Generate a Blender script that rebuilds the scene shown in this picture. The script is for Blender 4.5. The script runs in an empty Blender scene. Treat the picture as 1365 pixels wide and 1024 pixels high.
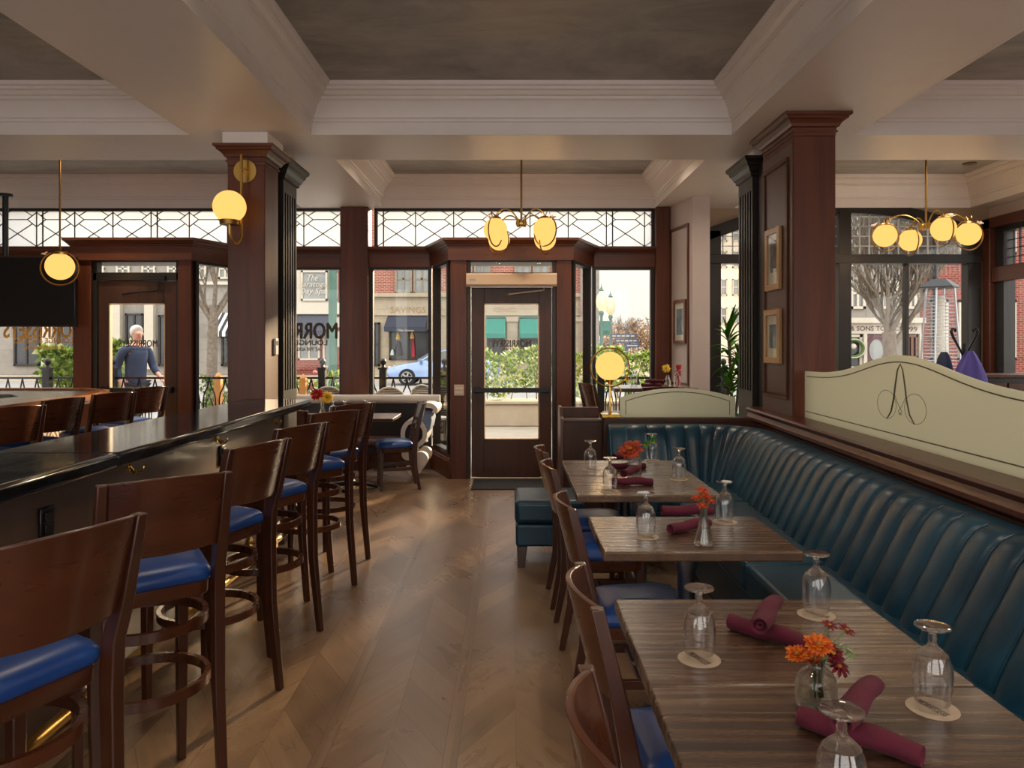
WORLD, SUN, FILL, EXPO, GLOBE, BULB = 1.15, 9.0, 42, 0.36, .77, 32.0
import bpy, bmesh, math, random
from math import sin, cos, pi, radians, sqrt, atan2
from mathutils import Vector, Matrix
R = random.Random(7)
SC = bpy.context.scene
COL = SC.collection
F = 1000.0; CX = 682.5; HY = 458.0; CH = 1.5      # camera: focal length in px, principal column, horizon row, height

def at(u, v, Y):                                   # a pixel at depth Y -> world
    return Vector(((u-CX)/F*Y, Y, CH+(HY-v)/F*Y))
def onz(u, v, Z):                                  # a pixel on the height Z -> world
    Y = (CH-Z)*F/(v-HY)
    return Vector(((u-CX)/F*Y, Y, Z))
def lin(c):
    return tuple(((x/255)/12.92 if x/255 <= .04045 else ((x/255+.055)/1.055)**2.4) for x in c)

# ------------------------------------------------------------------ mesh building
class MB:
    def __init__(self):
        self.v = []; self.f = []; self.mi = []; self.m = 0
    def add(self, vs, fs):
        b = len(self.v)
        self.v += [tuple(p) for p in vs]
        for f in fs:
            self.f.append([i+b for i in f]); self.mi.append(self.m)
        return self
    def box(self, x0, x1, y0, y1, z0, z1):
        if x0 > x1: x0, x1 = x1, x0
        if y0 > y1: y0, y1 = y1, y0
        if z0 > z1: z0, z1 = z1, z0
        return self.add([(x0,y0,z0),(x1,y0,z0),(x1,y1,z0),(x0,y1,z0),(x0,y0,z1),(x1,y0,z1),(x1,y1,z1),(x0,y1,z1)],
            [(0,3,2,1),(4,5,6,7),(0,1,5,4),(1,2,6,5),(2,3,7,6),(3,0,4,7)])
    def obox(self, c, ax, ay, az):                 # centre and three half-axis vectors
        c = Vector(c); ax = Vector(ax); ay = Vector(ay); az = Vector(az)
        s = [(-1,-1,-1),(1,-1,-1),(1,1,-1),(-1,1,-1),(-1,-1,1),(1,-1,1),(1,1,1),(-1,1,1)]
        return self.add([c+ax*a+ay*b+az*d for a,b,d in s],
            [(0,3,2,1),(4,5,6,7),(0,1,5,4),(1,2,6,5),(2,3,7,6),(3,0,4,7)])
    def prism(self, poly, z0, z1):                 # xy polygon (ccw) pulled up in z
        n = len(poly)
        vs = [(x,y,z0) for x,y in poly]+[(x,y,z1) for x,y in poly]
        fs = [tuple(reversed(range(n))), tuple(range(n,2*n))]
        fs += [(i,(i+1)%n,n+(i+1)%n,n+i) for i in range(n)]
        return self.add(vs, fs)
    def extrude(self, poly, o, a, b, d):           # polygon in the plane (a, b) at o, pulled along d
        o = Vector(o); a = Vector(a); b = Vector(b); d = Vector(d); n = len(poly)
        vs = [o+a*p+b*q for p,q in poly]+[o+a*p+b*q+d for p,q in poly]
        fs = [tuple(reversed(range(n))), tuple(range(n,2*n))]
        fs += [(i,(i+1)%n,n+(i+1)%n,n+i) for i in range(n)]
        return self.add(vs, fs)
    def loft(self, rings, closed=True, caps=True):
        n = len(rings[0]); vs = [p for r in rings for p in r]; fs = []
        m = n if closed else n-1
        for k in range(len(rings)-1):
            for i in range(m):
                j = (i+1) % n
                fs.append((k*n+i, k*n+j, (k+1)*n+j, (k+1)*n+i))
        if caps and closed:
            fs.append(tuple(reversed(range(n)))); fs.append(tuple(range((len(rings)-1)*n, len(rings)*n)))
        return self.add(vs, fs)
    def lathe(self, prof, c=(0,0,0), n=24, ax=None):  # prof: (r, z) pairs
        c = Vector(c); rings = []
        q = Matrix.Identity(3) if ax is None else Vector((0,0,1)).rotation_difference(Vector(ax)).to_matrix()
        for r, z in prof:
            rings.append([c+q@Vector((max(r,1e-4)*cos(2*pi*i/n), max(r,1e-4)*sin(2*pi*i/n), z)) for i in range(n)])
        return self.loft(rings)
    def tube(self, pts, r, n=8, closed=False, flat=None):
        pts = [Vector(p) for p in pts]; rings = []; k = len(pts)
        rr = r if isinstance(r, (list, tuple)) else [r]*k
        nrm = None
        for i in range(k):
            if closed: t = pts[(i+1)%k]-pts[i-1]
            else: t = pts[min(i+1,k-1)]-pts[max(i-1,0)]
            t = t.normalized() if t.length > 1e-9 else Vector((0,0,1))
            if nrm is None:
                nrm = Vector((0,0,1)) if abs(t.z) < .9 else Vector((1,0,0))
            nrm = (nrm - t*nrm.dot(t))
            nrm = nrm.normalized() if nrm.length > 1e-6 else t.orthogonal().normalized()
            b = t.cross(nrm)
            if flat:
                w, h = flat
                rings.append([pts[i]+b*w*x+nrm*h*y for x,y in ((-1,-1),(1,-1),(1,1),(-1,1))])
            else:
                rings.append([pts[i]+(nrm*cos(2*pi*j/n)+b*sin(2*pi*j/n))*rr[i] for j in range(n)])
        if closed:
            rings.append(rings[0]); return self.loft(rings, caps=False)
        return self.loft(rings)
    def sphere(self, c, r, n=20, m=12, sz=1.0):
        return self.lathe([(r*sin(pi*i/m), -r*sz*cos(pi*i/m)) for i in range(m+1)], c, n)
    def rect_sweep(self, x0, x1, y0, y1, prof, z=0.0, sgn=1):  # moulding around a rectangle; prof (d, dz), d towards the inside when sgn=1
        rings = []
        for d, dz in prof:
            d *= sgn
            rings.append([(x0+d,y0+d,z+dz),(x1-d,y0+d,z+dz),(x1-d,y1-d,z+dz),(x0+d,y1-d,z+dz)])
        return self.loft(rings, caps=False)
    def path_sweep(self, path, prof, caps=True):   # prof (out, z) along a plan polyline; out = to the right of the direction
        P = [Vector((p[0],p[1],0)) for p in path]; rings = []; k = len(P)
        for i in range(k):
            d1 = (P[i]-P[i-1]).normalized() if i else (P[1]-P[0]).normalized()
            d2 = (P[i+1]-P[i]).normalized() if i < k-1 else d1
            n1 = Vector((d1.y,-d1.x,0)); n2 = Vector((d2.y,-d2.x,0))
            m = (n1+n2); m = m/ max(m.dot(n1), .2)
            rings.append([P[i]+m*o+Vector((0,0,z)) for o,z in prof])
        return self.loft(rings, caps=caps)
    def grid(self, rows, flip=False):              # open surface from rows of points
        n = len(rows[0]); vs = [p for r in rows for p in r]; fs = []
        for k in range(len(rows)-1):
            for i in range(n-1):
                q = (k*n+i, k*n+i+1, (k+1)*n+i+1, (k+1)*n+i)
                fs.append(tuple(reversed(q)) if flip else q)
        return self.add(vs, fs)
    def disc(self, c, r, h, n=28, ax=None):
        return self.lathe([(0,0),(r,0),(r,h),(0,h)], c, n, ax)
    def build(self, name, mat, parent=None, smooth=35, bevel=0, seg=2, fix=True, subsurf=0):
        me = bpy.data.meshes.new(name)
        me.from_pydata(self.v, [], self.f)
        mats = mat if isinstance(mat, (list, tuple)) else [mat]
        for m in mats: me.materials.append(m)
        if len(mats) > 1: me.polygons.foreach_set('material_index', self.mi)
        bm = bmesh.new(); bm.from_mesh(me)
        bmesh.ops.remove_doubles(bm, verts=bm.verts, dist=2e-5)
        if fix: bmesh.ops.recalc_face_normals(bm, faces=bm.faces)
        bm.to_mesh(me); bm.free()
        if smooth:
            me.polygons.foreach_set('use_smooth', [True]*len(me.polygons))
            me.set_sharp_from_angle(angle=radians(smooth))
        o = bpy.data.objects.new(name, me); COL.objects.link(o)
        if parent is not None: o.parent = parent
        if bevel:
            b = o.modifiers.new('bevel', 'BEVEL'); b.width = bevel; b.segments = seg; b.limit_method = 'ANGLE'; b.angle_limit = radians(40)
        if subsurf:
            s = o.modifiers.new('sub', 'SUBSURF'); s.levels = subsurf; s.render_levels = subsurf
        return o

def thing(name, label, cat, loc=(0,0,0), rz=0.0, group=None):
    o = bpy.data.objects.new(name, None); COL.objects.link(o)
    o.empty_display_size = .1
    o.location = loc; o.rotation_euler = (0,0,rz)
    return tag(o, label, cat, group)
def tag(o, label, cat, group=None, kind=None):
    o['label'] = label; o['category'] = cat
    if group: o['group'] = group
    if kind: o['kind'] = kind
    return o
def struct(o, label=None):
    o['kind'] = 'structure'
    if label: o['label'] = label
    return o
KIDS = {}
def kids(o): return [c for c in COL.objects if c.parent == o]
def dup(o, loc=None, rz=None, label=None, group=None, parent=None):
    c = o.copy(); COL.objects.link(c)
    if parent is not None: c.parent = parent
    if loc is not None: c.location = loc
    if rz is not None: c.rotation_euler = (0,0,rz)
    if label: c['label'] = label
    if group: c['group'] = group
    for ch in kids(o): dup(ch, parent=c)
    return c

def text_mesh(s, h, w, o, xd, yd, mat, name, parent=None, mirror=False, depth=.002, bold=0.0, shear=0.0):
    cu = bpy.data.curves.new('t', 'FONT'); cu.body = s; cu.size = 1; cu.resolution_u = 3
    cu.shear = shear
    ob = bpy.data.objects.new('t', cu); COL.objects.link(ob)
    dg = bpy.context.evaluated_depsgraph_get()
    me = bpy.data.meshes.new_from_object(ob.evaluated_get(dg))
    bpy.data.objects.remove(ob); bpy.data.curves.remove(cu)
    xs = [v.co.x for v in me.vertices]; ys = [v.co.y for v in me.vertices]
    x0, x1, y0, y1 = min(xs), max(xs), min(ys), max(ys)
    o = Vector(o); xd = Vector(xd).normalized(); yd = Vector(yd).normalized(); nd = xd.cross(yd)
    for v in me.vertices:
        a = ((v.co.x-x0)/(x1-x0)-.5)*w; b = ((v.co.y-y0)/(y1-y0)-.5)*h
        if mirror: a = -a
        v.co = o+xd*a+yd*b
    if bold:                                         # heavier strokes: the glyphs again, nudged sideways and up
        bm = bmesh.new(); bm.from_mesh(me); src = list(bm.verts)+list(bm.edges)+list(bm.faces); k = bold*h/.7*1.4
        for q, (dx, dz) in enumerate(((1,0),(-1,0),(0,.8),(0,-.8))):
            g = bmesh.ops.duplicate(bm, geom=src)['geom']
            bmesh.ops.translate(bm, verts=[e for e in g if isinstance(e, bmesh.types.BMVert)], vec=xd*dx*k+yd*dz*k+nd*.0006*(q+1))
        bm.to_mesh(me); bm.free()
    me.name = name; me.materials.append(mat)
    ob = bpy.data.objects.new(name, me); COL.objects.link(ob)
    if parent is not None: ob.parent = parent
    sm = ob.modifiers.new('thick', 'SOLIDIFY'); sm.thickness = depth*(.2 if bold else 1); sm.offset = 0
    return ob

# ------------------------------------------------------------------ materials
class Nodes:
    def __init__(self, name):
        self.mat = bpy.data.materials.new(name); self.mat.use_nodes = True
        self.nt = self.mat.node_tree; self.nt.nodes.clear()
        self.out = self.nt.nodes.new('ShaderNodeOutputMaterial')
    def n(self, t, **kw):
        x = self.nt.nodes.new(t)
        for k, v in kw.items(): setattr(x, k, v)
        return x
    def put(self, sock, v):
        if isinstance(v, bpy.types.NodeSocket): self.nt.links.new(v, sock)
        elif v is not None:
            if isinstance(v, (tuple, list)) and len(v) == 3 and sock.type == 'RGBA': v = tuple(v)+(1,)
            sock.default_value = v
    def m(self, op, a, b=None, c=None):
        x = self.n('ShaderNodeMath', operation=op)
        self.put(x.inputs[0], a)
        if b is not None: self.put(x.inputs[1], b)
        if c is not None: self.put(x.inputs[2], c)
        return x.outputs[0]
    def coord(self, kind='Object', scale=(1,1,1), rnd=0.0, rot=(0,0,0)):
        tc = self.n('ShaderNodeTexCoord'); mp = self.n('ShaderNodeMapping')
        src = tc.outputs[kind]
        if rnd:
            oi = self.n('ShaderNodeObjectInfo'); va = self.n('ShaderNodeVectorMath', operation='ADD')
            sc = self.m('MULTIPLY', oi.outputs['Random'], rnd)
            cb = self.n('ShaderNodeCombineXYZ')
            for i in range(3): self.put(cb.inputs[i], sc)
            self.put(va.inputs[0], src); self.put(va.inputs[1], cb.outputs[0]); src = va.outputs[0]
        self.put(mp.inputs['Vector'], src); mp.inputs['Scale'].default_value = scale; mp.inputs['Rotation'].default_value = rot
        return mp.outputs[0]
    def noise(self, vec, scale=5, detail=4, rough=.5, dist=0.0):
        x = self.n('ShaderNodeTexNoise'); self.put(x.inputs['Vector'], vec)
        x.inputs['Scale'].default_value = scale; x.inputs['Detail'].default_value = detail
        x.inputs['Roughness'].default_value = rough; x.inputs['Distortion'].default_value = dist
        return x.outputs['Fac']
    def ramp(self, fac, stops):
        x = self.n('ShaderNodeValToRGB'); self.put(x.inputs[0], fac); e = x.color_ramp.elements
        while len(e) < len(stops): e.new(.5)
        for k, (p, c) in enumerate(stops):
            e[k].position = p; e[k].color = tuple(c)+(1,) if len(c) == 3 else c
        return x.outputs[0]
    def mix(self, fac, a, b, mode='MIX'):
        x = self.n('ShaderNodeMix', data_type='RGBA', blend_type=mode)
        self.put(x.inputs[0], fac); self.put(x.inputs[6], a); self.put(x.inputs[7], b)
        return x.outputs[2]
    def bump(self, h, strength=.2, dist=.01):
        x = self.n('ShaderNodeBump'); self.put(x.inputs['Height'], h)
        x.inputs['Strength'].default_value = strength; x.inputs['Distance'].default_value = dist
        return x.outputs[0]
    def pbr(self, color, rough=.5, metal=0.0, spec=.5, normal=None, coat=0.0, coat_rough=.1, emit=None, es=0.0, sheen=0.0, trans=0.0, ior=None):
        b = self.n('ShaderNodeBsdfPrincipled')
        self.put(b.inputs['Base Color'], color); self.put(b.inputs['Roughness'], rough)
        b.inputs['Metallic'].default_value = metal; b.inputs['Specular IOR Level'].default_value = spec
        if normal is not None: self.put(b.inputs['Normal'], normal)
        b.inputs['Coat Weight'].default_value = coat; b.inputs['Coat Roughness'].default_value = coat_rough
        b.inputs['Sheen Weight'].default_value = sheen
        b.inputs['Transmission Weight'].default_value = trans
        if ior: b.inputs['IOR'].default_value = ior
        if emit is not None:
            self.put(b.inputs['Emission Color'], emit); b.inputs['Emission Strength'].default_value = es
        self.nt.links.new(b.outputs[0], self.out.inputs[0]); return self.mat

def plain(name, c, rough=.5, metal=0.0, spec=.5, var=.12, scale=6, bump=0.0, coat=0.0, bs=60, sheen=0.0):
    N = Nodes(name); v = N.coord('Object', rnd=3.0); c = lin(c)
    f = N.noise(v, scale, 4)
    col = N.ramp(f, [(.3, tuple(x*(1-var) for x in c)), (.7, tuple(min(1,x*(1+var)) for x in c))])
    nr = N.bump(N.noise(v, bs, 3), bump, .005) if bump else None
    rg = N.m('ADD', N.m('MULTIPLY', f, .1), rough-.05)
    return N.pbr(col, rg, metal, spec, nr, coat, sheen=sheen)
def wood(name, c1, c2, axis=2, scale=9, rough=.35, coat=.25, stretch=.07, spec=.5, rnd=5.0):
    N = Nodes(name); s = [1,1,1]; s[axis] = stretch
    v = N.coord('Object', tuple(s), rnd)
    f = N.noise(v, scale, 5, .55, .8); g = N.noise(v, scale*7, 3, .5)
    h = N.m('ADD', N.m('MULTIPLY', f, .82), N.m('MULTIPLY', g, .18))
    col = N.ramp(h, [(.2, lin(c1)), (.75, lin(c2))])
    return N.pbr(col, N.m('ADD', N.m('MULTIPLY', g, .06), rough-.03), 0, spec, N.bump(g, .02, .001), coat, .12)
def emis(name, c, s, c2=None):
    N = Nodes(name); e = N.n('ShaderNodeEmission'); e.inputs[0].default_value = lin(c)+(1,); e.inputs[1].default_value = s
    N.nt.links.new(e.outputs[0], N.out.inputs[0]); return N.mat
def thin_glass(name, tint=(1,1,1), lo=.035, hi=.65, power=4.0, rough=0.0, gc=(1,1,1)):
    N = Nodes(name); t = N.n('ShaderNodeBsdfTransparent'); t.inputs[0].default_value = tuple(tint)+(1,)
    g = N.n('ShaderNodeBsdfGlossy'); g.inputs['Roughness'].default_value = rough; g.inputs[0].default_value = tuple(gc)+(1,)
    lw = N.n('ShaderNodeLayerWeight'); lw.inputs[0].default_value = .5
    f = N.m('ADD', N.m('MULTIPLY', N.m('POWER', lw.outputs['Facing'], power), hi), lo)
    mx = N.n('ShaderNodeMixShader'); N.put(mx.inputs[0], f)
    N.nt.links.new(t.outputs[0], mx.inputs[1]); N.nt.links.new(g.outputs[0], mx.inputs[2])
    N.nt.links.new(mx.outputs[0], N.out.inputs[0]); return N.mat
def real_glass(name, clear=.15):
    N = Nodes(name); g = N.n('ShaderNodeBsdfGlass'); g.inputs['IOR'].default_value = 1.47; g.inputs['Roughness'].default_value = 0; g.inputs[0].default_value = (.99,.99,.99,1)
    t = N.n('ShaderNodeBsdfTransparent'); mx = N.n('ShaderNodeMixShader'); mx.inputs[0].default_value = clear
    N.nt.links.new(g.outputs[0], mx.inputs[1]); N.nt.links.new(t.outputs[0], mx.inputs[2]); N.nt.links.new(mx.outputs[0], N.out.inputs[0]); return N.mat
def frosted(name, c, clear=.12, gloss=.06, diff=.3, bump=0.0, bscale=40):
    N = Nodes(name); c = lin(c)
    tr = N.n('ShaderNodeBsdfTranslucent'); df = N.n('ShaderNodeBsdfDiffuse'); tp = N.n('ShaderNodeBsdfTransparent'); gl = N.n('ShaderNodeBsdfGlossy')
    for x in (tr, df, tp): x.inputs[0].default_value = c+(1,)
    tp.inputs[0].default_value = (1,1,1,1)
    gl.inputs['Roughness'].default_value = .25
    if bump:
        nb = N.bump(N.noise(N.coord('Object'), bscale, 3), bump, .01)
        for x in (tr, df, gl): N.put(x.inputs['Normal'], nb)
    def mixs(f, a, b):
        m = N.n('ShaderNodeMixShader'); N.put(m.inputs[0], f)
        N.nt.links.new(a.outputs[0], m.inputs[1]); N.nt.links.new(b.outputs[0], m.inputs[2]); return m
    s = mixs(diff, tr, df); s = mixs(clear, s, tp); s = mixs(gloss, s, gl)
    N.nt.links.new(s.outputs[0], N.out.inputs[0]); return N.mat

def mat_floor():
    N = Nodes('chevron_oak'); tc = N.n('ShaderNodeTexCoord'); sp = N.n('ShaderNodeSeparateXYZ'); N.put(sp.inputs[0], tc.outputs['Object'])
    x, y = sp.outputs[0], sp.outputs[1]
    P, S, WB, SL = .475, .052, .28, 1.68           # chevron period, straight strip, board pitch along y, slope
    u = N.m('DIVIDE', N.m('ADD', x, .2225+10*P), P); k = N.m('FLOOR', u); fr = N.m('SUBTRACT', u, k)   # the strip is centred on fr = 0
    d = N.m('MULTIPLY', N.m('ABSOLUTE', N.m('SUBTRACT', fr, .5)), P)                                 # distance from the apex
    side = N.m('GREATER_THAN', fr, .5)
    yy = N.m('DIVIDE', N.m('ADD', y, N.m('MULTIPLY', d, SL)), WB)
    bi = N.m('FLOOR', yy); bf = N.m('SUBTRACT', yy, bi)
    strip = N.m('GREATER_THAN', d, (P-S)/2)
    # strip boards run lengthwise
    sb = N.m('FLOOR', N.m('DIVIDE', y, 1.9))
    cb = N.n('ShaderNodeCombineXYZ')
    N.put(cb.inputs[0], N.m('ADD', k, N.m('MULTIPLY', side, .37)))
    N.put(cb.inputs[1], N.m('ADD', N.m('MULTIPLY', bi, N.m('SUBTRACT', 1, strip)), N.m('MULTIPLY', N.m('ADD', sb, .53), strip)))
    N.put(cb.inputs[2], strip)
    wn = N.n('ShaderNodeTexWhiteNoise'); N.put(wn.inputs[0], cb.outputs[0]); rnd = wn.outputs['Value']
    # grain along the board: coordinates across (bf) and along (d)
    g = N.n('ShaderNodeCombineXYZ')
    N.put(g.inputs[0], N.m('ADD', N.m('MULTIPLY', yy, .9), N.m('MULTIPLY', rnd, 7))); N.put(g.inputs[1], N.m('MULTIPLY', d, 1.2)); N.put(g.inputs[2], N.m('MULTIPLY', rnd, 31))
    g2 = N.n('ShaderNodeCombineXYZ'); N.put(g2.inputs[0], N.m('MULTIPLY', x, 9)); N.put(g2.inputs[1], N.m('MULTIPLY', y, .6))
    gm = N.n('ShaderNodeMix', data_type='VECTOR'); N.put(gm.inputs[0], strip); N.put(gm.inputs[4], g.outputs[0]); N.put(gm.inputs[5], g2.outputs[0])
    n1 = N.noise(gm.outputs[1], 3.5, 5, .55, .4); n2 = N.noise(gm.outputs[1], 22, 4, .6)
    tone = N.m('ADD', N.m('MULTIPLY', rnd, .34), N.m('ADD', N.m('MULTIPLY', n1, .5), N.m('MULTIPLY', n2, .18)))
    col = N.ramp(tone, [(.2, lin((106,83,63))), (.52, lin((131,104,80))), (.85, lin((154,126,98)))])
    ed = N.m('MINIMUM', bf, N.m('SUBTRACT', 1, bf))
    seam = N.m('MULTIPLY', N.m('LESS_THAN', ed, .011), N.m('SUBTRACT', 1, strip))
    e2 = N.m('LESS_THAN', N.m('ABSOLUTE', N.m('SUBTRACT', d, (P-S)/2)), .0018)
    e3 = N.m('LESS_THAN', d, .0018)
    sm = N.m('MINIMUM', 1, N.m('ADD', N.m('ADD', seam, e2), e3))
    col = N.mix(N.m('MULTIPLY', sm, .5), col, lin((70,46,28)))
    wear = N.noise(N.coord('Object'), 1.6, 5, .6)
    rg = N.m('ADD', N.m('MULTIPLY', wear, .24), N.m('ADD', .13, N.m('MULTIPLY', n1, .1)))
    return N.pbr(col, rg, 0, .5, N.bump(N.m('SUBTRACT', N.m('ADD', n1, N.m('MULTIPLY', n2, .4)), N.m('MULTIPLY', sm, .8)), .10, .004))

def mat_tabletop():
    N = Nodes('weathered_table_oak'); v = N.coord('Object', (1,1,1), 9.0); sp = N.n('ShaderNodeSeparateXYZ'); N.put(sp.inputs[0], v)
    b = N.m('FLOOR', N.m('DIVIDE', sp.outputs[1], .138)); wn = N.n('ShaderNodeTexWhiteNoise', noise_dimensions='1D'); N.put(wn.inputs['W'], b)
    c = N.n('ShaderNodeCombineXYZ')
    N.put(c.inputs[0], N.m('ADD', N.m('MULTIPLY', sp.outputs[0], .55), N.m('MULTIPLY', wn.outputs['Value'], 9))); N.put(c.inputs[1], N.m('MULTIPLY', sp.outputs[1], 9)); N.put(c.inputs[2], sp.outputs[2])
    n1 = N.noise(c.outputs[0], 1.6, 6, .62, 1.6); n2 = N.noise(c.outputs[0], 7, 6, .75, .3)
    w = N.n('ShaderNodeTexWave'); N.put(w.inputs[0], c.outputs[0]); w.bands_direction = 'Y'; w.inputs['Scale'].default_value = .9; w.inputs['Distortion'].default_value = 9; w.inputs['Detail'].default_value = 3
    h = N.m('ADD', N.m('MULTIPLY', n1, .5), N.m('ADD', N.m('MULTIPLY', n2, .4), N.m('MULTIPLY', w.outputs['Fac'], .1)))
    h2 = N.m('ADD', h, N.m('MULTIPLY', N.m('SUBTRACT', wn.outputs['Value'], .5), .12))
    col = N.ramp(h2, [(.32, lin((38,24,16))), (.47, lin((76,53,38))), (.58, lin((104,80,60))), (.72, lin((136,112,88)))])
    return N.pbr(col, N.m('ADD', N.m('MULTIPLY', h, -.7), .64), 0, .6, N.bump(h, .6, .004), .3, .2)

def mat_brick(name, c1, c2, mortar, sc=1.0):
    N = Nodes(name); tc = N.n('ShaderNodeTexCoord'); sp = N.n('ShaderNodeSeparateXYZ'); N.put(sp.inputs[0], tc.outputs['Object'])
    cb = N.n('ShaderNodeCombineXYZ'); N.put(cb.inputs[0], N.m('ADD', sp.outputs[0], sp.outputs[1])); N.put(cb.inputs[1], sp.outputs[2])
    b = N.n('ShaderNodeTexBrick'); N.put(b.inputs['Vector'], cb.outputs[0])
    b.inputs['Color1'].default_value = lin(c1)+(1,); b.inputs['Color2'].default_value = lin(c2)+(1,); b.inputs['Mortar'].default_value = lin(mortar)+(1,)
    b.inputs['Scale'].default_value = sc; b.inputs['Mortar Size'].default_value = .012; b.inputs['Brick Width'].default_value = .24; b.inputs['Row Height'].default_value = .08
    return N.pbr(b.outputs['Color'], .85, 0, .2)
def mat_stone(name, c, bw=1.2, bh=.45):
    N = Nodes(name); tc = N.n('ShaderNodeTexCoord'); sp = N.n('ShaderNodeSeparateXYZ'); N.put(sp.inputs[0], tc.outputs['Object'])
    cb = N.n('ShaderNodeCombineXYZ'); N.put(cb.inputs[0], N.m('ADD', sp.outputs[0], sp.outputs[1])); N.put(cb.inputs[1], sp.outputs[2])
    b = N.n('ShaderNodeTexBrick'); N.put(b.inputs['Vector'], cb.outputs[0]); a = lin(c)
    b.inputs['Color1'].default_value = a+(1,); b.inputs['Color2'].default_value = tuple(x*.86 for x in a)+(1,); b.inputs['Mortar'].default_value = tuple(x*.6 for x in a)+(1,)
    b.inputs['Scale'].default_value = 1; b.inputs['Mortar Size'].default_value = .012; b.inputs['Brick Width'].default_value = bw; b.inputs['Row Height'].default_value = bh
    n = N.noise(N.coord('Object'), 3, 5)
    col = N.mix(.35, b.outputs['Color'], N.ramp(n, [(.3, tuple(x*.6 for x in a)), (.7, a)]))
    return N.pbr(col, .9, 0, .2)
def mat_stripes(name, c1, c2, axis, period, duty=.5, rough=.7):
    N = Nodes(name); tc = N.n('ShaderNodeTexCoord'); sp = N.n('ShaderNodeSeparateXYZ'); N.put(sp.inputs[0], tc.outputs['Object'])
    u = N.m('DIVIDE', N.m('ADD', sp.outputs[axis], 100), period); f = N.m('FRACT', u)
    return N.pbr(N.mix(N.m('GREATER_THAN', f, duty), lin(c1), lin(c2)), rough)
def mat_zigzag(name, c1, c2):
    N = Nodes(name); tc = N.n('ShaderNodeTexCoord'); sp = N.n('ShaderNodeSeparateXYZ'); N.put(sp.inputs[0], tc.outputs['Object'])
    tri = N.m('PINGPONG', N.m('ADD', sp.outputs[1], 50), .16)
    f = N.m('FRACT', N.m('DIVIDE', N.m('ADD', N.m('ADD', sp.outputs[2], tri), 5), .075))
    return N.pbr(N.mix(N.m('GREATER_THAN', f, .5), lin(c1), lin(c2)), .4)
def mat_leaves(name, stops, trans=.35):
    N = Nodes(name); g = N.n('ShaderNodeNewGeometry')
    col = N.ramp(g.outputs['Random Per Island'], stops)
    d = N.n('ShaderNodeBsdfPrincipled'); N.put(d.inputs['Base Color'], col); d.inputs['Roughness'].default_value = .5; d.inputs['Specular IOR Level'].default_value = .3
    t = N.n('ShaderNodeBsdfTranslucent'); N.put(t.inputs[0], col)
    mx = N.n('ShaderNodeMixShader'); mx.inputs[0].default_value = trans
    N.nt.links.new(d.outputs[0], mx.inputs[1]); N.nt.links.new(t.outputs[0], mx.inputs[2]); N.nt.links.new(mx.outputs[0], N.out.inputs[0]); return N.mat
def mat_ceiling():
    N = Nodes('bronze_ceiling_paint'); v = N.coord('Object', (.5,1,1)); n = N.noise(v, 1.3, 6, .65, 1.5); n2 = N.noise(v, 7, 4)
    h = N.m('ADD', N.m('MULTIPLY', n, .8), N.m('MULTIPLY', n2, .2))
    return N.pbr(N.ramp(h, [(.35, lin((122,117,112))), (.65, lin((168,162,153)))]), .42, 0, .4)
def mat_bartop():
    N = Nodes('black_stone'); v = N.coord('Object', (1,.35,1)); n = N.noise(v, 6, 6, .65, 1.0)
    return N.pbr(N.ramp(n, [(.45, lin((16,18,21))), (.75, lin((50,56,62)))]), N.m('ADD', N.m('MULTIPLY', n, .08), .06), 0, .6)
def mat_leather(name, c, c2, rough=.33):
    N = Nodes(name); v = N.coord('Object'); n = N.noise(v, 3.5, 5, .6); f = N.n('ShaderNodeTexVoronoi'); N.put(f.inputs['Vector'], v); f.inputs['Scale'].default_value = 260
    return N.pbr(N.ramp(n, [(.3, lin(c)), (.75, lin(c2))]), N.m('ADD', N.m('MULTIPLY', n, .2), rough-.1), 0, .5, N.bump(f.outputs['Distance'], .05, .001), .0, .3)

M = {}
M['floor'] = mat_floor(); M['table'] = mat_tabletop(); M['ceil'] = mat_ceiling(); M['bartop'] = mat_bartop()
M['cream'] = plain('cream_paint', (222,213,207), .42, var=.02)
M['taupe'] = plain('taupe_wall_paint', (186,172,166), .6, var=.03)
M['mah_z'] = wood('mahogany_upright', (58,28,16), (104,54,31), 2, rough=.45, coat=.06, spec=.35)
M['mah_x'] = wood('mahogany_lengthwise', (58,28,16), (104,54,31), 0, rough=.42, coat=.1, spec=.4)
M['mah_y'] = wood('mahogany_deep', (54,26,15), (94,47,28), 1, rough=.35, coat=.15)
M['stain'] = wood('black_stained_wood', (22,17,15), (38,30,26), 2, rough=.45, coat=.08, spec=.4)
M['dark_z'] = wood('dark_brown_wood', (50,29,19), (84,50,33), 2, rough=.45, coat=.06, spec=.35)
M['panel'] = wood('bar_panel_wood', (74,56,46), (100,78,64), 2, rough=.42, scale=4, coat=.1)
M['plum'] = plain('plum_brown_paint', (88,62,56), .4, var=.05)
M['stool_z'] = wood('stool_walnut_upright', (46,24,15), (80,43,27), 2, 5, .3, .35, .05)
M['stool_x'] = wood('stool_walnut_curved', (48,23,13), (92,48,27), 0, 5, .28, .4, .12)
M['blue'] = mat_leather('cobalt_vinyl', (22,58,122), (33,78,150), .36)
M['teal'] = mat_leather('petrol_leather', (10,42,60), (24,76,98), .36)
M['brass'] = plain('brushed_brass', (188,150,80), .3, 1.0, var=.08)
M['brass_d'] = plain('aged_brass', (140,108,60), .38, 1.0, var=.1)
M['gold'] = plain('polished_gold', (235,190,95), .2, 1.0, var=.04)
M['steel'] = plain('brushed_steel', (150,150,155), .35, 1.0, var=.05)
M['iron'] = plain('black_iron', (22,22,24), .4, .3, var=.1, bump=.1)
M['blackp'] = plain('black_plastic', (16,16,18), .3, var=.05)
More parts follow.
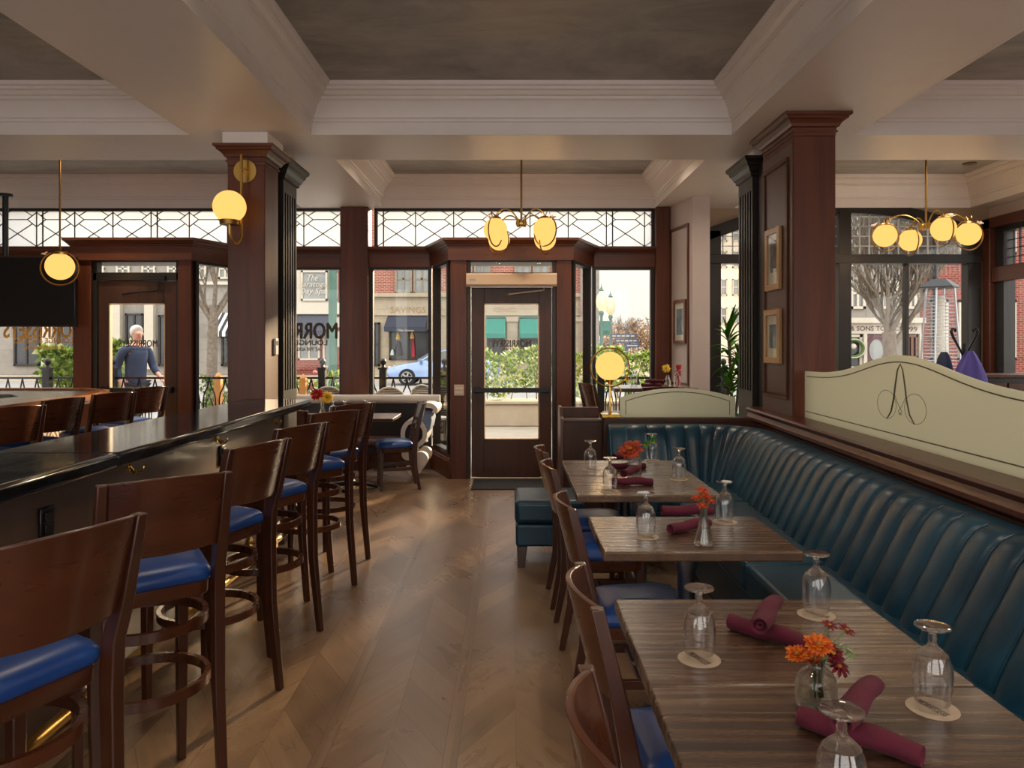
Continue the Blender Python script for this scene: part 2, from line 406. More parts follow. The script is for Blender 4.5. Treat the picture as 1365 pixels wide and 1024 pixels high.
M['screen'] = plain('dark_screen', (6,6,7), .12, var=.05)
M['globe'] = emis('lit_opal_glass', (255,204,104), GLOBE); M['globe'].node_tree.nodes['Emission'].inputs[0].default_value = (1.45,.73,.19,1)
M['win'] = thin_glass('window_glass', (.97,.98,.97), .012, .4)
M['crystal'] = real_glass('clear_vase_glass', .25); M['bowlg'] = thin_glass('drinking_glass', (.98,.985,.985), .05, .95, 2.0)
M['water'] = thin_glass('water', (.93,.95,.9), .05, .5, 3)
M['lead'] = plain('lead_came', (40,40,44), .6, .2)
M['frost'] = frosted('frosted_divider_glass', (242,245,228), .08, .05, .25)
M['leadglass'] = frosted('obscured_glass', (206,216,228), .25, .03, .3, .3, 30)
M['etch'] = plain('etched_line', (74,72,48), .5)
M['gilt'] = plain('gilt_letter', (224,176,92), .5, .1)
M['letter'] = plain('dark_letter', (62,48,34), .5)
M['napkin'] = plain('burgundy_cloth', (86,10,37), .85, var=.18, scale=30, bump=.25, bs=500, sheen=.03)
M['paper'] = plain('coaster_board', (186,166,144), .8, var=.05)
M['ink'] = plain('printed_ink', (92,66,60), .7)
M['white'] = plain('painted_white', (216,208,198), .45, var=.05)
M['almond'] = plain('almond_metal', (206,178,148), .4, var=.03)
M['mat'] = plain('entrance_mat_pile', (42,40,40), .95, var=.25, scale=80, bump=.5)
M['leafdark'] = mat_leaves('glossy_leaves', [(0, lin((30,70,16))), (.6, lin((62,128,28))), (1, lin((120,180,50)))], .3)
M['stem'] = plain('green_stem', (92,120,60), .6)
M['bark'] = plain('grey_bark', (112,100,88), .9, var=.3, scale=18, bump=.6, bs=40)
M['hedge'] = mat_leaves('hedge_leaves', [(0, lin((70,98,36))), (.5, lin((128,156,66))), (.85, lin((176,190,100))), (1, lin((206,206,150)))], .4)
M['hedged'] = mat_leaves('hedge_leaves_deep', [(0, lin((52,76,34))), (.6, lin((104,130,70))), (1, lin((160,176,110)))], .4)
M['twig'] = plain('bare_twigs', (142,118,92), .9, var=.2)
M['conc'] = plain('concrete', (186,170,148), .85, var=.06, bump=.15)
M['pave'] = mat_stone('paving_slabs', (196,182,164), 1.2, 1.2)
M['asph'] = plain('asphalt', (150,146,142), .9, var=.08, scale=3)
M['stone'] = mat_stone('limestone', (172,159,139))
M['stoneg'] = mat_stone('grey_limestone', (148,142,135), 1.5, .6)
M['creamt'] = plain('cream_trim', (184,175,160), .6, var=.04)
M['brick'] = mat_brick('red_brick', (150,78,64), (130,64,52), (164,146,132))
M['brickd'] = mat_brick('deep_red_brick', (132,58,50), (116,48,42), (140,112,102))
M['dglass'] = plain('dark_shop_glass', (44,46,50), .15, var=.4, scale=1.5)
M['lglass'] = plain('reflecting_pane', (120,122,120), .15, var=.3, scale=.8)
M['awn_b'] = plain('navy_canvas', (44,48,62), .8)
M['awn_g'] = mat_stripes('green_canvas', (24,106,92), (34,122,106), 0, .14)
M['awn_s'] = mat_stripes('striped_canvas', (40,44,54), (214,210,204), 0, .3)
M['carp'] = plain('car_paint_blue', (124,146,184), .25, .4, var=.03, coat=.6)
M['tyre'] = plain('tyre_rubber', (24,24,26), .8)
M['chrome'] = plain('alloy_metal', (190,190,196), .3, .9)
M['lampg'] = frosted('street_lamp_glass', (236,226,196), .15, .1, .3)
M['green'] = plain('green_iron', (70,104,92), .5)
M['signb'] = plain('blue_sign_enamel', (58,66,84), .5)
M['oakf'] = wood('light_oak_frame', (156,110,62), (196,150,96), 2, rough=.4, coat=.15)
M['darkf'] = wood('brown_frame', (84,46,26), (120,70,40), 2)
M['matb'] = plain('mat_board', (222,214,198), .8, var=.03)
M['photo'] = plain('print_grey', (104,104,108), .6, var=.5, scale=14)
M['photob'] = plain('print_blue_grey', (118,132,142), .6, var=.35, scale=9)
M['purple'] = plain('violet_wool', (92,84,160), .9, var=.12, bump=.3, bs=120)
M['navyw'] = plain('navy_wool', (56,66,92), .95, var=.15)
M['skin'] = plain('skin', (214,158,136), .55, var=.04)
M['hair'] = plain('white_hair', (214,208,200), .8, var=.08)
M['denim'] = plain('dark_trousers', (50,50,58), .9)
M['red'] = plain('red_glass', (178,24,40), .25, var=.1, coat=.5)
M['pot'] = plain('dark_ceramic', (58,44,38), .4)
M['clock'] = plain('ivory_plastic', (214,206,196), .4, var=.03)
M['wickr'] = mat_stripes('woven_cane', (70,70,68), (190,184,170), 2, .03, .5)
# ================================================================== THE ROOM
SOF, CEIL, WY = 3.13, 3.49, 9.05
b = MB(); b.box(-7.7,6.2,-3.3,9.17,-.12,0); struct(b.build('floor', M['floor'], smooth=0))
b = MB(); b.box(-7.7,6.2,-3.3,9.17,CEIL,CEIL+.12); struct(b.build('ceiling', M['ceil'], smooth=0))
XC = [(-6.5,-2.51),(-1.57,1.72),(2.66,5.5)]; YC = [(-2.9,-.3),(.4,5.86),(6.65,9.0)]
b = MB()
xs = [-7.7]+[q for p in XC for q in p]+[6.2]; ys = [-3.3]+[q for p in YC for q in p]+[9.17]
for i in range(len(xs)-1):
    for j in range(len(ys)-1):
        if not (i % 2 and j % 2): b.box(xs[i],xs[i+1],ys[j],ys[j+1],SOF,CEIL)
struct(b.build('trim_1', M['cream'], smooth=0), 'cream painted ceiling beams between the coffers')
CROWN = [(0,.0),(0,.095),(.014,.1),(.014,.118),(.03,.126),(.034,.14),(.05,.19),(.08,.238),(.1,.25),(.1,.268),(.122,.275),(.14,.3),(.158,.308),(.158,.326),(.178,.332),(.186,.345),(.19,.36)]
k = 2
for y in YC[1:]:
    for x in XC:
        b = MB(); b.rect_sweep(x[0],x[1],y[0],y[1],[(d+.005,z) for d,z in CROWN]+[(-.02,.36),(-.02,-.001),(.005,-.001)],SOF)
        struct(b.build('trim_%d' % k, M['cream'], smooth=20), 'cream crown moulding inside a ceiling coffer'); k += 1

def run(p0, p1):                                   # unit vectors along and towards the room of a plan segment going +x
    a = Vector((p1[0]-p0[0], p1[1]-p0[1], 0)); L = a.length; a /= L
    return Vector((p0[0],p0[1],0)), a, Vector((a.y,-a.x,0)), L
def slab(mb, p0, p1, s0, s1, z0, z1, t0, t1):      # box along a plan segment: s along it, t out towards the room
    o, a, n, L = run(p0, p1)
    s1 = L+s1 if s1 <= 0 else s1
    c = o+a*(s0+s1)/2+n*(t0+t1)/2+Vector((0,0,(z0+z1)/2))
    mb.obox(c, a*(s1-s0)/2, n*abs(t1-t0)/2, Vector((0,0,(z1-z0)/2)))
# plan of the shop front, left to right
PL = [(-7.7,9.05),(-5.15,9.05),(-4.85,8.3),(-3.55,8.3),(-3.25,9.05),(-.97,9.05),(-.685,8.3),(.66,8.3),(.97,9.05),(1.9,9.05)]
b = MB()
for x0, x1 in ((-2.04,-1.715),(1.715,1.88)): b.box(x0,x1,8.93,9.17,0,SOF)
b.box(-7.7,-7.45,8.95,9.17,0,SOF)
for p0, p1 in ((PL[0],PL[1]),(PL[1],PL[2]),(PL[3],PL[4]),(PL[4],PL[5]),(PL[5],PL[6]),(PL[7],PL[8]),(PL[8],PL[9])):
    slab(b, p0, p1, 0, 0, 0, .27, -.1, .0)
for x0, x1 in ((-.685,-.5),(.49,.66),(-4.85,-4.66),(-3.7,-3.55)): b.box(x0,x1,8.3,8.44,0,2.45)
struct(b.build('wall_front', M['mah_z'], bevel=.006), 'mahogany posts and panels of the shop front')
CORN = [(-.1,2.42),(.03,2.42),(.03,2.575),(.045,2.58),(.045,2.592),(.065,2.6),(.09,2.625),(.105,2.632),(.105,2.66),(-.1,2.66)]
b = MB(); b.path_sweep(PL, CORN)
b.prism([(-.95,9.1),(-.66,8.36),(.64,8.36),(.95,9.1)], 2.44, 2.5); b.prism([(-5.1,9.1),(-4.82,8.36),(-3.58,8.36),(-3.28,9.1)], 2.44, 2.5)
struct(b.build('trim_%d' % k, M['mah_x'], smooth=20), 'mahogany cornice along the shop front and round both vestibules'); k += 1
b = MB()
for i in (0,1,3,4,5,7,8):
    if i == 4: q0, q1 = PL[4], (-2.04,9.05); b.path_sweep([q0,q1], [(-.02,0),(.02,0),(.02,.19),(.012,.205),(.012,.22),(-.02,.235)]); q0, q1 = (-1.715,9.05), PL[5]
    else: q0, q1 = PL[i], PL[i+1]
    b.path_sweep([q0,q1], [(-.02,0),(.02,0),(.02,.19),(.012,.205),(.012,.22),(-.02,.235)])
struct(b.build('baseboard_front', M['mah_x'], smooth=20))

def window(nm, p0, p1, z0, z1, s0=.03, s1=-.03, fr=.04, mat='stain', bars=(), bmat=None):
    mb = MB(); o, a, n, L = run(p0, p1); e = L+s1
    slab(mb, p0,p1, s0,s0+fr, z0,z1, -.08,.015); slab(mb, p0,p1, e-fr,e, z0,z1, -.08,.015)
    slab(mb, p0,p1, s0+fr,e-fr, z0,z0+fr, -.08,.015); slab(mb, p0,p1, s0+fr,e-fr, z1-fr,z1, -.08,.015)
    w = struct(mb.build(nm, M[mat], bevel=.003))
    g = MB(); slab(g, p0,p1, s0+fr*.7,e-fr*.7, z0+fr*.7,z1-fr*.7, -.034,-.028); g.build('pane', M['win'], w, smooth=0)
    return w
w1 = window('window_1', (-1.715,9.05), PL[5], .27, 2.43, 0, 0)
w2 = window('window_2', PL[8], (1.715,9.05), .27, 2.43, 0, 0)
w3 = window('window_3', PL[4], (-2.04,9.05), .27, 2.43, 0, 0)
w4 = window('window_4', (-7.45,9.05), PL[1], .27, 2.43, 0, 0)
for i, nm in ((1,'window_5'),(3,'window_6'),(5,'window_7'),(7,'window_8')): window(nm, PL[i], PL[i+1], .27, 2.43, .06 if i in (3,7) else .1, -.1 if i in (3,7) else -.06)
YD = WY+.0
# window lettering, reads from the street
text_mesh('MORRISSEYS', .19, 1.04, (-2.635,9.07,1.654), (1,0,0), (0,0,1), M['letter'], 'lettering', w3, True, bold=.018)['label'] = 'dark gilt lettering seen from behind'
text_mesh('LOUNGE & BISTRO', .06, .83, (-2.65,9.07,1.51), (1,0,0), (0,0,1), M['letter'], 'lettering', w3, True, bold=.018)
text_mesh('AT THE ADELPHI HOTEL', .04, .53, (-2.585,9.07,1.43), (1,0,0), (0,0,1), M['letter'], 'lettering', w3, True, bold=.018)
text_mesh('MORRISSEYS', .19, .95, (-5.67,9.07,1.665), (1,0,0), (0,0,1), M['gilt'], 'lettering', w4, True, bold=.018)['label'] = 'gilt lettering seen from behind'
text_mesh('LOUNGE & BISTRO', .06, .72, (-5.67,9.07,1.535), (1,0,0), (0,0,1), M['gilt'], 'lettering', w4, True, bold=.018)
text_mesh('AT THE ADELPHI HOTEL', .04, .5, (-5.66,9.07,1.45), (1,0,0), (0,0,1), M['gilt'], 'lettering', w4, True, bold=.018)

# leaded transom lights under the ceiling
def leaded(nm, x0, x1, phase):
    z0, z1 = 2.66, 3.11; mb = MB()
    mb.box(x0,x1,9.04,9.1,z1-.012,z1+.02); mb.box(x0,x1,9.04,9.1,z0-.02,z0+.008)
    mb.box(x0,x0+.03,9.04,9.1,z0,z1); mb.box(x1-.03,x1,9.04,9.1,z0,z1)
    w = struct(mb.build(nm, M['stain'], smooth=0))
    g = MB(); g.box(x0+.02,x1-.02,9.072,9.08,z0,z1); g.build('obscured_pane', M['leadglass'], w, smooth=0)
    l = MB(); P = .4615; zc = 2.998; hx, hz = .111, .0875
    def seg(ax, az, bx, bz, wd=.009):
        if max(ax,bx) <= x0 or min(ax,bx) >= x1: return
        # clip to the panel
        def cl(px,pz,qx,qz,lim,lo):
            if (px < lim) == lo and px != lim: t = (lim-px)/(qx-px) if qx != px else 0; return lim, pz+(qz-pz)*t
            return px, pz
        ax, az = cl(ax,az,bx,bz,x0,True); bx, bz = cl(bx,bz,ax,az,x0,True); ax, az = cl(ax,az,bx,bz,x1,False); bx, bz = cl(bx,bz,ax,az,x1,False)
        d = Vector((bx-ax,0,bz-az)); L = d.length
        if L < .005: return
        d /= L; l.obox(((ax+bx)/2,9.07,(az+bz)/2), d*(L/2), (0,.006,0), Vector((-d.z,0,d.x))*wd/2)
    n0 = int((x0-phase)/P)-2
    for i in range(n0, n0+int((x1-x0)/P)+5):
        x = phase+i*P
        seg(x,z0,x,z1,.011)
        for sx in (-1,1):
            seg(x,zc+hz,x+sx*hx,zc); seg(x+sx*hx,zc,x,zc-hz)
            seg(x+sx*.05,zc-.05,x+sx*P,z0+.015); seg(x+sx*.05,zc+.046,x+sx*.16,z1)
        seg(x+hx,zc,x+P-hx,zc)
        if i % 3 == 0: seg(x+.075,z0,x+.075,z1,.014)
    l.build('lead_came', M['lead'], w, smooth=0)
leaded('window_9', -7.45, -2.04, -5.747); leaded('window_10', -1.66, 1.715, -1.628)

# ---- the two doors
def door(nm, x0, x1, gx0, gx1, hinge, stick):
    d = bpy.data.objects.new(nm, None); COL.objects.link(d); struct(d); d.location = ((x0+x1)/2, 8.36, 0)
    c = (x0+x1)/2; x0 -= c; x1 -= c; gx0 -= c; gx1 -= c; y = 0
    b = MB()
    b.box(x0-.05,x0-.008,-.03,.08,0,2.45); b.box(x1+.008,x1+.05,-.03,.08,0,2.45); b.box(x0-.05,x1+.05,-.03,.08,2.2,2.29); b.box(x0-.05,x1+.05,-.03,.08,2.405,2.45)
    b.build('door_frame', M['stain'], d, bevel=.004)
    b = MB(); b.box(x0+.0,x1-.0,.01,.016,2.28,2.41); b.build('transom_pane', M['win'], d, smooth=0)
    b = MB(); zb = .43
    b.box(x0,gx0,-.0,.045,.012,2.195); b.box(gx1,x1,-.0,.045,.012,2.195); b.box(gx0,gx1,0,.045,1.948,2.195); b.box(gx0,gx1,0,.045,.012,zb)
    lf = b.build('door_leaf', M['dark_z'], d, bevel=.004)
    b = MB()
    for a0,a1,c0,c1 in ((gx0,gx0+.012,zb,1.948),(gx1-.012,gx1,zb,1.948),(gx0,gx1,zb,zb+.012),(gx0,gx1,1.936,1.948)): b.box(a0,a1,-.004,.049,c0,c1)
    b.build('glazing_bead', M['almond'], d, smooth=0)
    b = MB(); b.box(gx0+.005,gx1-.005,.019,.025,zb+.005,1.943); b.build('pane', M['win'], d, smooth=0)
    b = MB(); b.box(x0+.03,x1-.03,-.06,-.025,.955,1.01); b.box(x0+.03,x0+.1,-.03,0,.945,1.02); b.box(x1-.1,x1-.03,-.03,0,.945,1.02)
    b.build('push_bar', M['iron'], d, bevel=.006)
    text_mesh('MORRISSEYS', .075, .43, (.0,.012,1.5), (1,0,0), (0,0,1), M['letter'], 'lettering', d, True, bold=.018)
    text_mesh('LOUNGE & BISTRO', .022, .27, (.0,.012,1.435), (1,0,0), (0,0,1), M['letter'], 'lettering', d, True, bold=.018)
    b = MB(); b.box(hinge-.11,hinge+.13,-.06,-.0,2.2,2.25); b.tube([(hinge+.05*stick,-.05,2.19),(hinge+.05*stick,-.05,2.09),(hinge-.12*stick,-.1,2.07),(hinge-.33*stick,-.07,2.045)],.009,8); b.tube([(hinge-.33*stick,-.07,2.045),(hinge-.36*stick,-.0,2.045)],.012,8)
    b.build('door_closer', M['almond'] if nm == 'door_1' else M['iron'], d, smooth=40)
    return d
door('door_1', -.452, .44, -.312, .303, .31, 1)
door('door_2', -4.605, -3.74, -4.49, -3.865, .2, 1)

# air curtain over the door
t = thing('air_curtain', 'long beige air curtain box fixed above the middle glass door', 'air curtain', (-.005,8.3,2.1))
b = MB(); b.extrude([(0,.03),(-.11,.02),(-.13,.045),(-.13,.15),(-.115,.17),(0,.17)], (-.495,-.001,0), (0,1,0), (0,0,1), (.99,0,0)); b.build('housing', M['almond'], t, bevel=.004)
b = MB(); b.box(-.45,.45,-.1,-.03,.012,.024); b.build('outlet_grille', M['steel'], t)
b = MB(); b.box(-.46,-.39,-.134,-.1305,.085,.1); b.build('maker_badge', M['steel'], t)['label'] = 'small grey badge'
t = thing('switch_plate', 'square beige switch plate on the post left of the middle door', 'switch', (-.585,8.3,.985))
b = MB(); b.box(-.055,.055,-.012,-.0005,-.06,.06); b.build('plate', M['almond'], t, bevel=.003)
b = MB(); b.box(-.04,.04,-.016,-.011,.008,.03); b.build('rocker', M['clock'], t); b = MB(); b.box(-.04,.04,-.016,-.011,-.035,-.013); b.build('rocker', M['clock'], t)

# ---- stub wall with the white panel, between the wings
b = MB(); b.prism([(1.88,9.17),(1.88,9.05),(2.0,8.3),(2.19,8.3),(2.19,9.17)], 0, SOF)
sw = struct(b.build('wall_stub', M['taupe'], smooth=0), 'pale stub wall with a moulded panel right of the shop front')
p0, p1 = Vector((1.88,9.05,0)), Vector((2.0,8.3,0)); a = (p1-p0).normalized(); n = Vector((a.y,-a.x,0)); L = (p1-p0).length
b = MB()
for s0,s1,z0,z1 in ((.1,.13,1.05,2.85),(.63,.66,1.05,2.85),(.1,.66,1.02,1.05),(.1,.66,2.82,2.85)):
    c = p0+a*(s0+s1)/2+n*.008+Vector((0,0,(z0+z1)/2)); b.obox(c, a*(s1-s0)/2, n*.009, (0,0,(z1-z0)/2))
b.build('panel_moulding', M['mah_z'], sw, bevel=.003)
b = MB(); b.path_sweep([(1.88,9.05),(2.0,8.3),(2.19,8.3)], [(0,.86),(.02,.86),(.03,.88),(.03,.93),(0,.95)]); b.build('chair_rail', M['dark_z'], sw, smooth=20)

# ---- columns
def column(nm, x0, x1, y0, y1, top, sgn, label, white=True):
    b = MB(); b.box(x0,x1,y0,y1,0,top-.15)
    o = struct(b.build(nm, M['mah_z'], bevel=.006), label)
    cap = [(-.0,-.2),(.012,-.2),(.012,-.185),(.004,-.178),(.004,-.15),(.02,-.14),(.028,-.11),(.05,-.075),(.066,-.065),(.066,-.05),(.085,-.03),(.085,0),(0,0)]
    b = MB(); b.rect_sweep(x0,x1,y0,y1,[(d,z*.63) for d,z in cap],top,-1); b.box(x0,x1,y0,y1,top-.15,top-.001); b.build('capital', M['mah_x'], o, smooth=20)
    if white:
        b = MB(); b.box(x0-.03,x1+.03,y0-.03,y1+.03,top,SOF); b.build('plinth_block', M['cream'], o, bevel=.004)
    return o
def fluted(nm, x0, x1, y0, y1, top, face, sgn, label):
    b = MB(); b.box(x0,x1,y0,y1,0,top-.12)
    n = 5; w = (y1-y0-.08)/(2*n-1)
    b.box(face, face+sgn*.014, y0,y1, 0,1.1); b.box(face, face+sgn*.014, y0,y1, top-.26,top-.12)
    b.box(face, face+sgn*.014, y0,y0+.04, 1.1,top-.26); b.box(face, face+sgn*.014, y1-.04,y1, 1.1,top-.26)
    for i in range(1, 2*n-2, 2):
        b.box(face, face+sgn*.014, y0+.04+w*i, y0+.04+w*(i+1), 1.1, top-.26)
    o = struct(b.build(nm, M['stain'], bevel=.003), label)
    cap = [(0,-.16),(.02,-.15),(.02,-.13),(.035,-.115),(.05,-.08),(.065,-.065),(.065,-.05),(.09,-.025),(.09,0),(0,0)]
    b = MB(); b.rect_sweep(min(x0,face+sgn*.014),max(x1,face+sgn*.014),y0,y1,cap,top,-1); b.box(x0,x1,y0,y1,top-.12,top-.001); b.build('capital', M['stain'], o, smooth=20)
    b = MB(); b.box(x0,x1,y0,y1,top,SOF); b.build('plinth_block', M['cream'], o, bevel=.004)
    return o
column('wall_column_left', -2.2,-1.91,5.8,6.13,3.03,1,'mahogany column standing behind the end of the bar')
fluted('wall_pilaster_left', -2.25,-1.934,6.3,6.69,3.04,-1.934,1,'black fluted pilaster behind the left mahogany column')
b = MB(); b.box(-2.2,-1.97,6.13,6.3,0,3.0); struct(b.build('wall_column_left_back', M['stain'], smooth=0), 'dark recess between the left column and its fluted pilaster')
cr = column('wall_column_right', 2.0,2.3,5.33,5.98,SOF-.002,-1,'mahogany column with two framed pictures', False)
b = MB()
for y0,y1,z0,z1 in ((5.42,5.45,1.12,2.82),(5.9,5.93,1.12,2.82),(5.42,5.93,1.09,1.12),(5.42,5.93,2.82,2.85)): b.box(1.984,2.002,y0,y1,z0,z1)
b.build('panel_moulding', M['mah_z'], cr, bevel=.004)
b = MB(); b.box(1.997,2.0005,5.345,5.975,.9,2.93); b.build('side_panel', M['plum'], cr, smooth=0)['label'] = 'plum brown side face'
fluted('wall_pilaster_right', 2.034,2.35,6.3,6.69,3.06,2.034,-1,'black fluted pilaster behind the right mahogany column')
b = MB(); b.box(2.06,2.3,5.98,6.3,0,3.0); struct(b.build('wall_column_right_back', M['stain'], smooth=0), 'dark recess between the right column and its fluted pilaster')

# ---- right wing: arched window in the front wall and the window in the right wall
def zar(x): return 2.86+.36*(1-((x-3.97)/1.66)**2)
X0, X1 = 2.31, 5.63
b = MB(); b.box(2.19,X0,WY,9.17,0,SOF); b.box(X1,5.75,WY,9.17,0,SOF); b.box(X0,X1,WY,9.17,0,.42)
N_ = 28; xs = [X0+(X1-X0)*i/N_ for i in range(N_+1)]
for i in range(N_):
    za, zb = min(zar(xs[i]),SOF+.02), min(zar(xs[i+1]),SOF+.02)
    if za < SOF or zb < SOF: b.extrude([(xs[i],za),(xs[i+1],zb),(xs[i+1],SOF+.03),(xs[i],SOF+.03)], (0,WY,0), (1,0,0), (0,0,1), (0,.12,0))
struct(b.build('wall_front_right', plain('sand_wall_paint', (150,128,104), .6, var=.04), smooth=0), 'sand painted wall above the arched window')
b = MB(); q = [(x, zar(x)) for x in xs]
for i in range(N_):
    b.extrude([(q[i][0],q[i][1]-.15),(q[i+1][0],q[i+1][1]-.15),(q[i+1][0],q[i+1][1]),(q[i][0],q[i][1])], (0,9.0,0), (1,0,0), (0,0,1), (0,.14,0))
b.box(X0,X0+.2,9.0,9.14,.42,2.86); b.box(X1-.16,X1,9.0,9.14,.42,2.86); b.box(X0,X1,8.98,9.15,.42,.56)
b.box(3.92,4.07,8.99,9.14,.5,3.1); b.box(X0,X1,8.985,9.13,2.46,2.57); b.box(4.735,4.775,9.02,9.1,.5,2.46); b.box(3.2,3.23,9.02,9.1,.5,2.46)
w11 = struct(b.build('window_11', M['stain'], bevel=.006), 'wide arched black framed window with small square top lights')
b = MB()
b.box(X0+.15,X1-.12,9.07,9.076,.5,2.5); b.build('pane', M['win'], w11, smooth=0)
b = MB(); b.extrude([(x, zar(x)-.1) for x in reversed(xs[1:-1])]+[(xs[1],2.5),(xs[-2],2.5)], (0,9.07,0), (1,0,0), (0,0,1), (0,.006,0)); b.build('top_light_pane', thin_glass('rippled_glass',(.82,.84,.84),.06,.5,4,.1), w11, smooth=0)
b = MB()
x = X0+.24
while x < X1-.16:
    b.box(x-.005,x+.005,9.06,9.082,2.56,zar(x)-.13); x += .118
z = 2.56+.118
while z < 3.06:
    h = 1.66*sqrt(max(0,1-(z+.13-2.86)/.36)) if z+.13 > 2.86 else 1.5
    h = min(h,1.5); b.box(3.97-h,3.97+h,9.06,9.082,z-.004,z+.004); z += .118
b.build('zinc_came', plain('zinc_came', (206,206,202), .4, .3), w11, smooth=0)
b = MB(); b.box(5.75,5.9,2.0,9.17,0,.55); b.box(5.75,5.9,2.0,9.17,2.9,SOF); b.box(5.75,5.9,8.95,9.17,.55,2.9); b.box(5.75,5.9,2,5.9,.55,2.9); b.box(5.75,5.9,-3.3,2.0,0,SOF)
struct(b.build('wall_right', M['taupe'], smooth=0))
b = MB(); b.box(5.64,5.76,8.86,8.99,.5,2.975); b.box(5.64,5.76,5.9,8.99,2.86,2.975); b.box(5.66,5.76,5.9,8.86,2.22,2.4); b.box(5.62,5.76,5.9,8.99,.46,.55)
w12 = struct(b.build('window_12', M['mah_y'], bevel=.008), 'mahogany cased side window at the right edge')
b = MB(); b.box(5.7,5.84,8.7,8.86,.55,2.86); b.box(5.7,5.84,5.9,8.7,2.8,2.86); b.box(5.7,5.84,7.2,7.28,.55,2.86); b.build('sash', M['stain'], w12, bevel=.004)
b = MB(); b.box(5.77,5.776,5.95,8.75,.55,2.84); b.build('pane', M['win'], w12, smooth=0)
b = MB()
y = 8.62
while y > 6: b.box(5.76,5.784,y-.004,y+.004,2.4,2.84); y -= .1
for z in (2.5,2.6,2.7): b.box(5.76,5.784,5.95,8.75,z-.004,z+.004)
b.build('lead_came', M['lead'], w12, smooth=0)
b = MB(); b.box(-7.82,-7.7,-3.3,9.17,0,SOF+.4); struct(b.build('wall_left', M['taupe'], smooth=0))
b = MB()                                            # wall behind the camera, with three tall window openings
xs = [-7.7,-6.6,-3.0,-2.0,1.6,2.4,5.2,6.0]
for i in range(7):
    if i % 2: b.box(xs[i],xs[i+1],-3.42,-3.3,0,.35); b.box(xs[i],xs[i+1],-3.42,-3.3,3.05,SOF+.4)
    else: b.box(xs[i],xs[i+1],-3.42,-3.3,0,SOF+.4)
struct(b.build('wall_back', M['taupe'], smooth=0))

# ---- half wall and frosted glass behind the banquette (a touch off square, like the photograph)
SLP = .042
def rx(y): return 1.975-SLP*(6.03-y)               # face of the half wall
b = MB(); b.prism([(rx(.2),.2),(rx(.2)+.26,.2),(rx(6.2)+.26,6.2),(.74,6.2),(.74,6.04),(rx(6.04),6.04)], 0, .87)
hw = struct(b.build('wall_partition', M['mah_y'], smooth=0), 'low mahogany half wall behind the blue banquette')
RAIL = [(0,.80),(.012,.805),(.016,.83),(.016,.86),(.03,.868),(.045,.885),(.045,.905),(.035,.92),(.03,.935),(.045,.95),(.05,.962),(.04,.975),(.0,.978),(-.26,.978),(-.26,.80)]
b = MB(); b.path_sweep([(rx(6.2),6.2),(rx(.2),.2)], RAIL)
b.build('cap_rail', M['mah_y'], hw, smooth=25)
b = MB(); b.box(.74,rx(6.1)+.1,6.02,6.22,.87,.9); b.build('far_ledge', M['dark_z'], hw, bevel=.004)
def wavy(s): return .325+.135*(math.exp(-(s/.62)**2)) # glass height along its length
t = thing('frosted_glass_panel', 'tall frosted glass divider with a wavy top and a looping monogram, along the right rail', 'glass divider', (rx(3.88)+.13,3.88,.979))
ax = Vector((SLP,1,0)).normalized(); nx = Vector((1,-SLP,0)).normalized()
pts = [(-1.42+2.84*i/60) for i in range(61)]
poly = [(-1.42,0),(1.42,0)]+[(s,wavy(s)) for s in reversed(pts)]
b = MB(); b.extrude(poly, nx*-.006, ax, (0,0,1), nx*.012); b.build('glass_sheet', M['frost'], t, smooth=30)
b = MB(); b.tube([ax*s-nx*.0065+Vector((0,0,wavy(s)-.035)) for s in pts[1:-1]], .003, 5); b.tube([ax*s-nx*.0065+Vector((0,0,.045)) for s in (-1.4,0,1.4)], .003, 5)
b.build('border_line', M['etch'], t)
b = MB()
def curve(f, n=24): return [ax*f(i/n)[0]-nx*.0065+Vector((0,0,f(i/n)[1])) for i in range(n+1)]
for s in (-1,1):
    P = [(0,.415),(.028,.385),(.05,.31),(.07,.23),(.1,.16),(.15,.118)]
    pp = []
    for i in range(len(P)-1):
        for q in range(5):
            u = q/5; pp.append((P[i][0]+(P[i+1][0]-P[i][0])*u, P[i][1]+(P[i+1][1]-P[i][1])*u))
    pp.append(P[-1])
    b.tube([ax*(s*x)-nx*.0065+Vector((0,0,z)) for x,z in pp], [.0025+.003*abs(sin(pi*i/len(pp))) for i in range(len(pp))], 5)
    b.tube([ax*(s*(.155+.11*cos(a)))-nx*.0065+Vector((0,0,.195+.075*sin(a))) for a in [2*pi*i/28 for i in range(29)]], .0013, 4)
    b.tube([ax*(s*x)-nx*.0065+Vector((0,0,z)) for x,z in ((.06,.25),(.02,.2),(-.02,.17),(-.01,.15),(0,.165))], .0015, 4)
b.build('monogram', M['etch'], t)
t = thing('frosted_glass_panel', 'low arched frosted glass divider on the ledge at the far end of the banquette', 'glass divider', (1.35,6.12,.9))
arc = [(-.47+.94*i/24) for i in range(25)]
hz = lambda s: .16+.075*(1-(s/.47)**2)
b = MB(); b.extrude([(-.47,0),(.47,0)]+[(s,hz(s)) for s in reversed(arc)], (0,-.006,0), (1,0,0), (0,0,1), (0,.012,0)); b.build('glass_sheet', M['frost'], t, smooth=30)
b = MB(); b.tube([(s*.9,-.0065,hz(s)-.03) for s in arc], .003, 5); b.tube([(-.423,-.0065,.02),(-.423,-.0065,hz(.47)-.03)], .003, 5); b.tube([(.423,-.0065,.02),(.423,-.0065,hz(.47)-.03)], .003, 5)
b.build('border_line', M['etch'], t)
t = thing('host_cabinet', 'dark wood half height cabinet with raised side boards left of the banquette end', 'cabinet', (.57,6.25,0))
b = MB(); b.box(-.15,.17,-.12,.2,0,.86); b.build('body', M['dark_z'], t, bevel=.004)
b = MB(); b.box(-.15,.17,-.13,.02,.861,.88); b.build('ledge', M['plum'], t, bevel=.003)
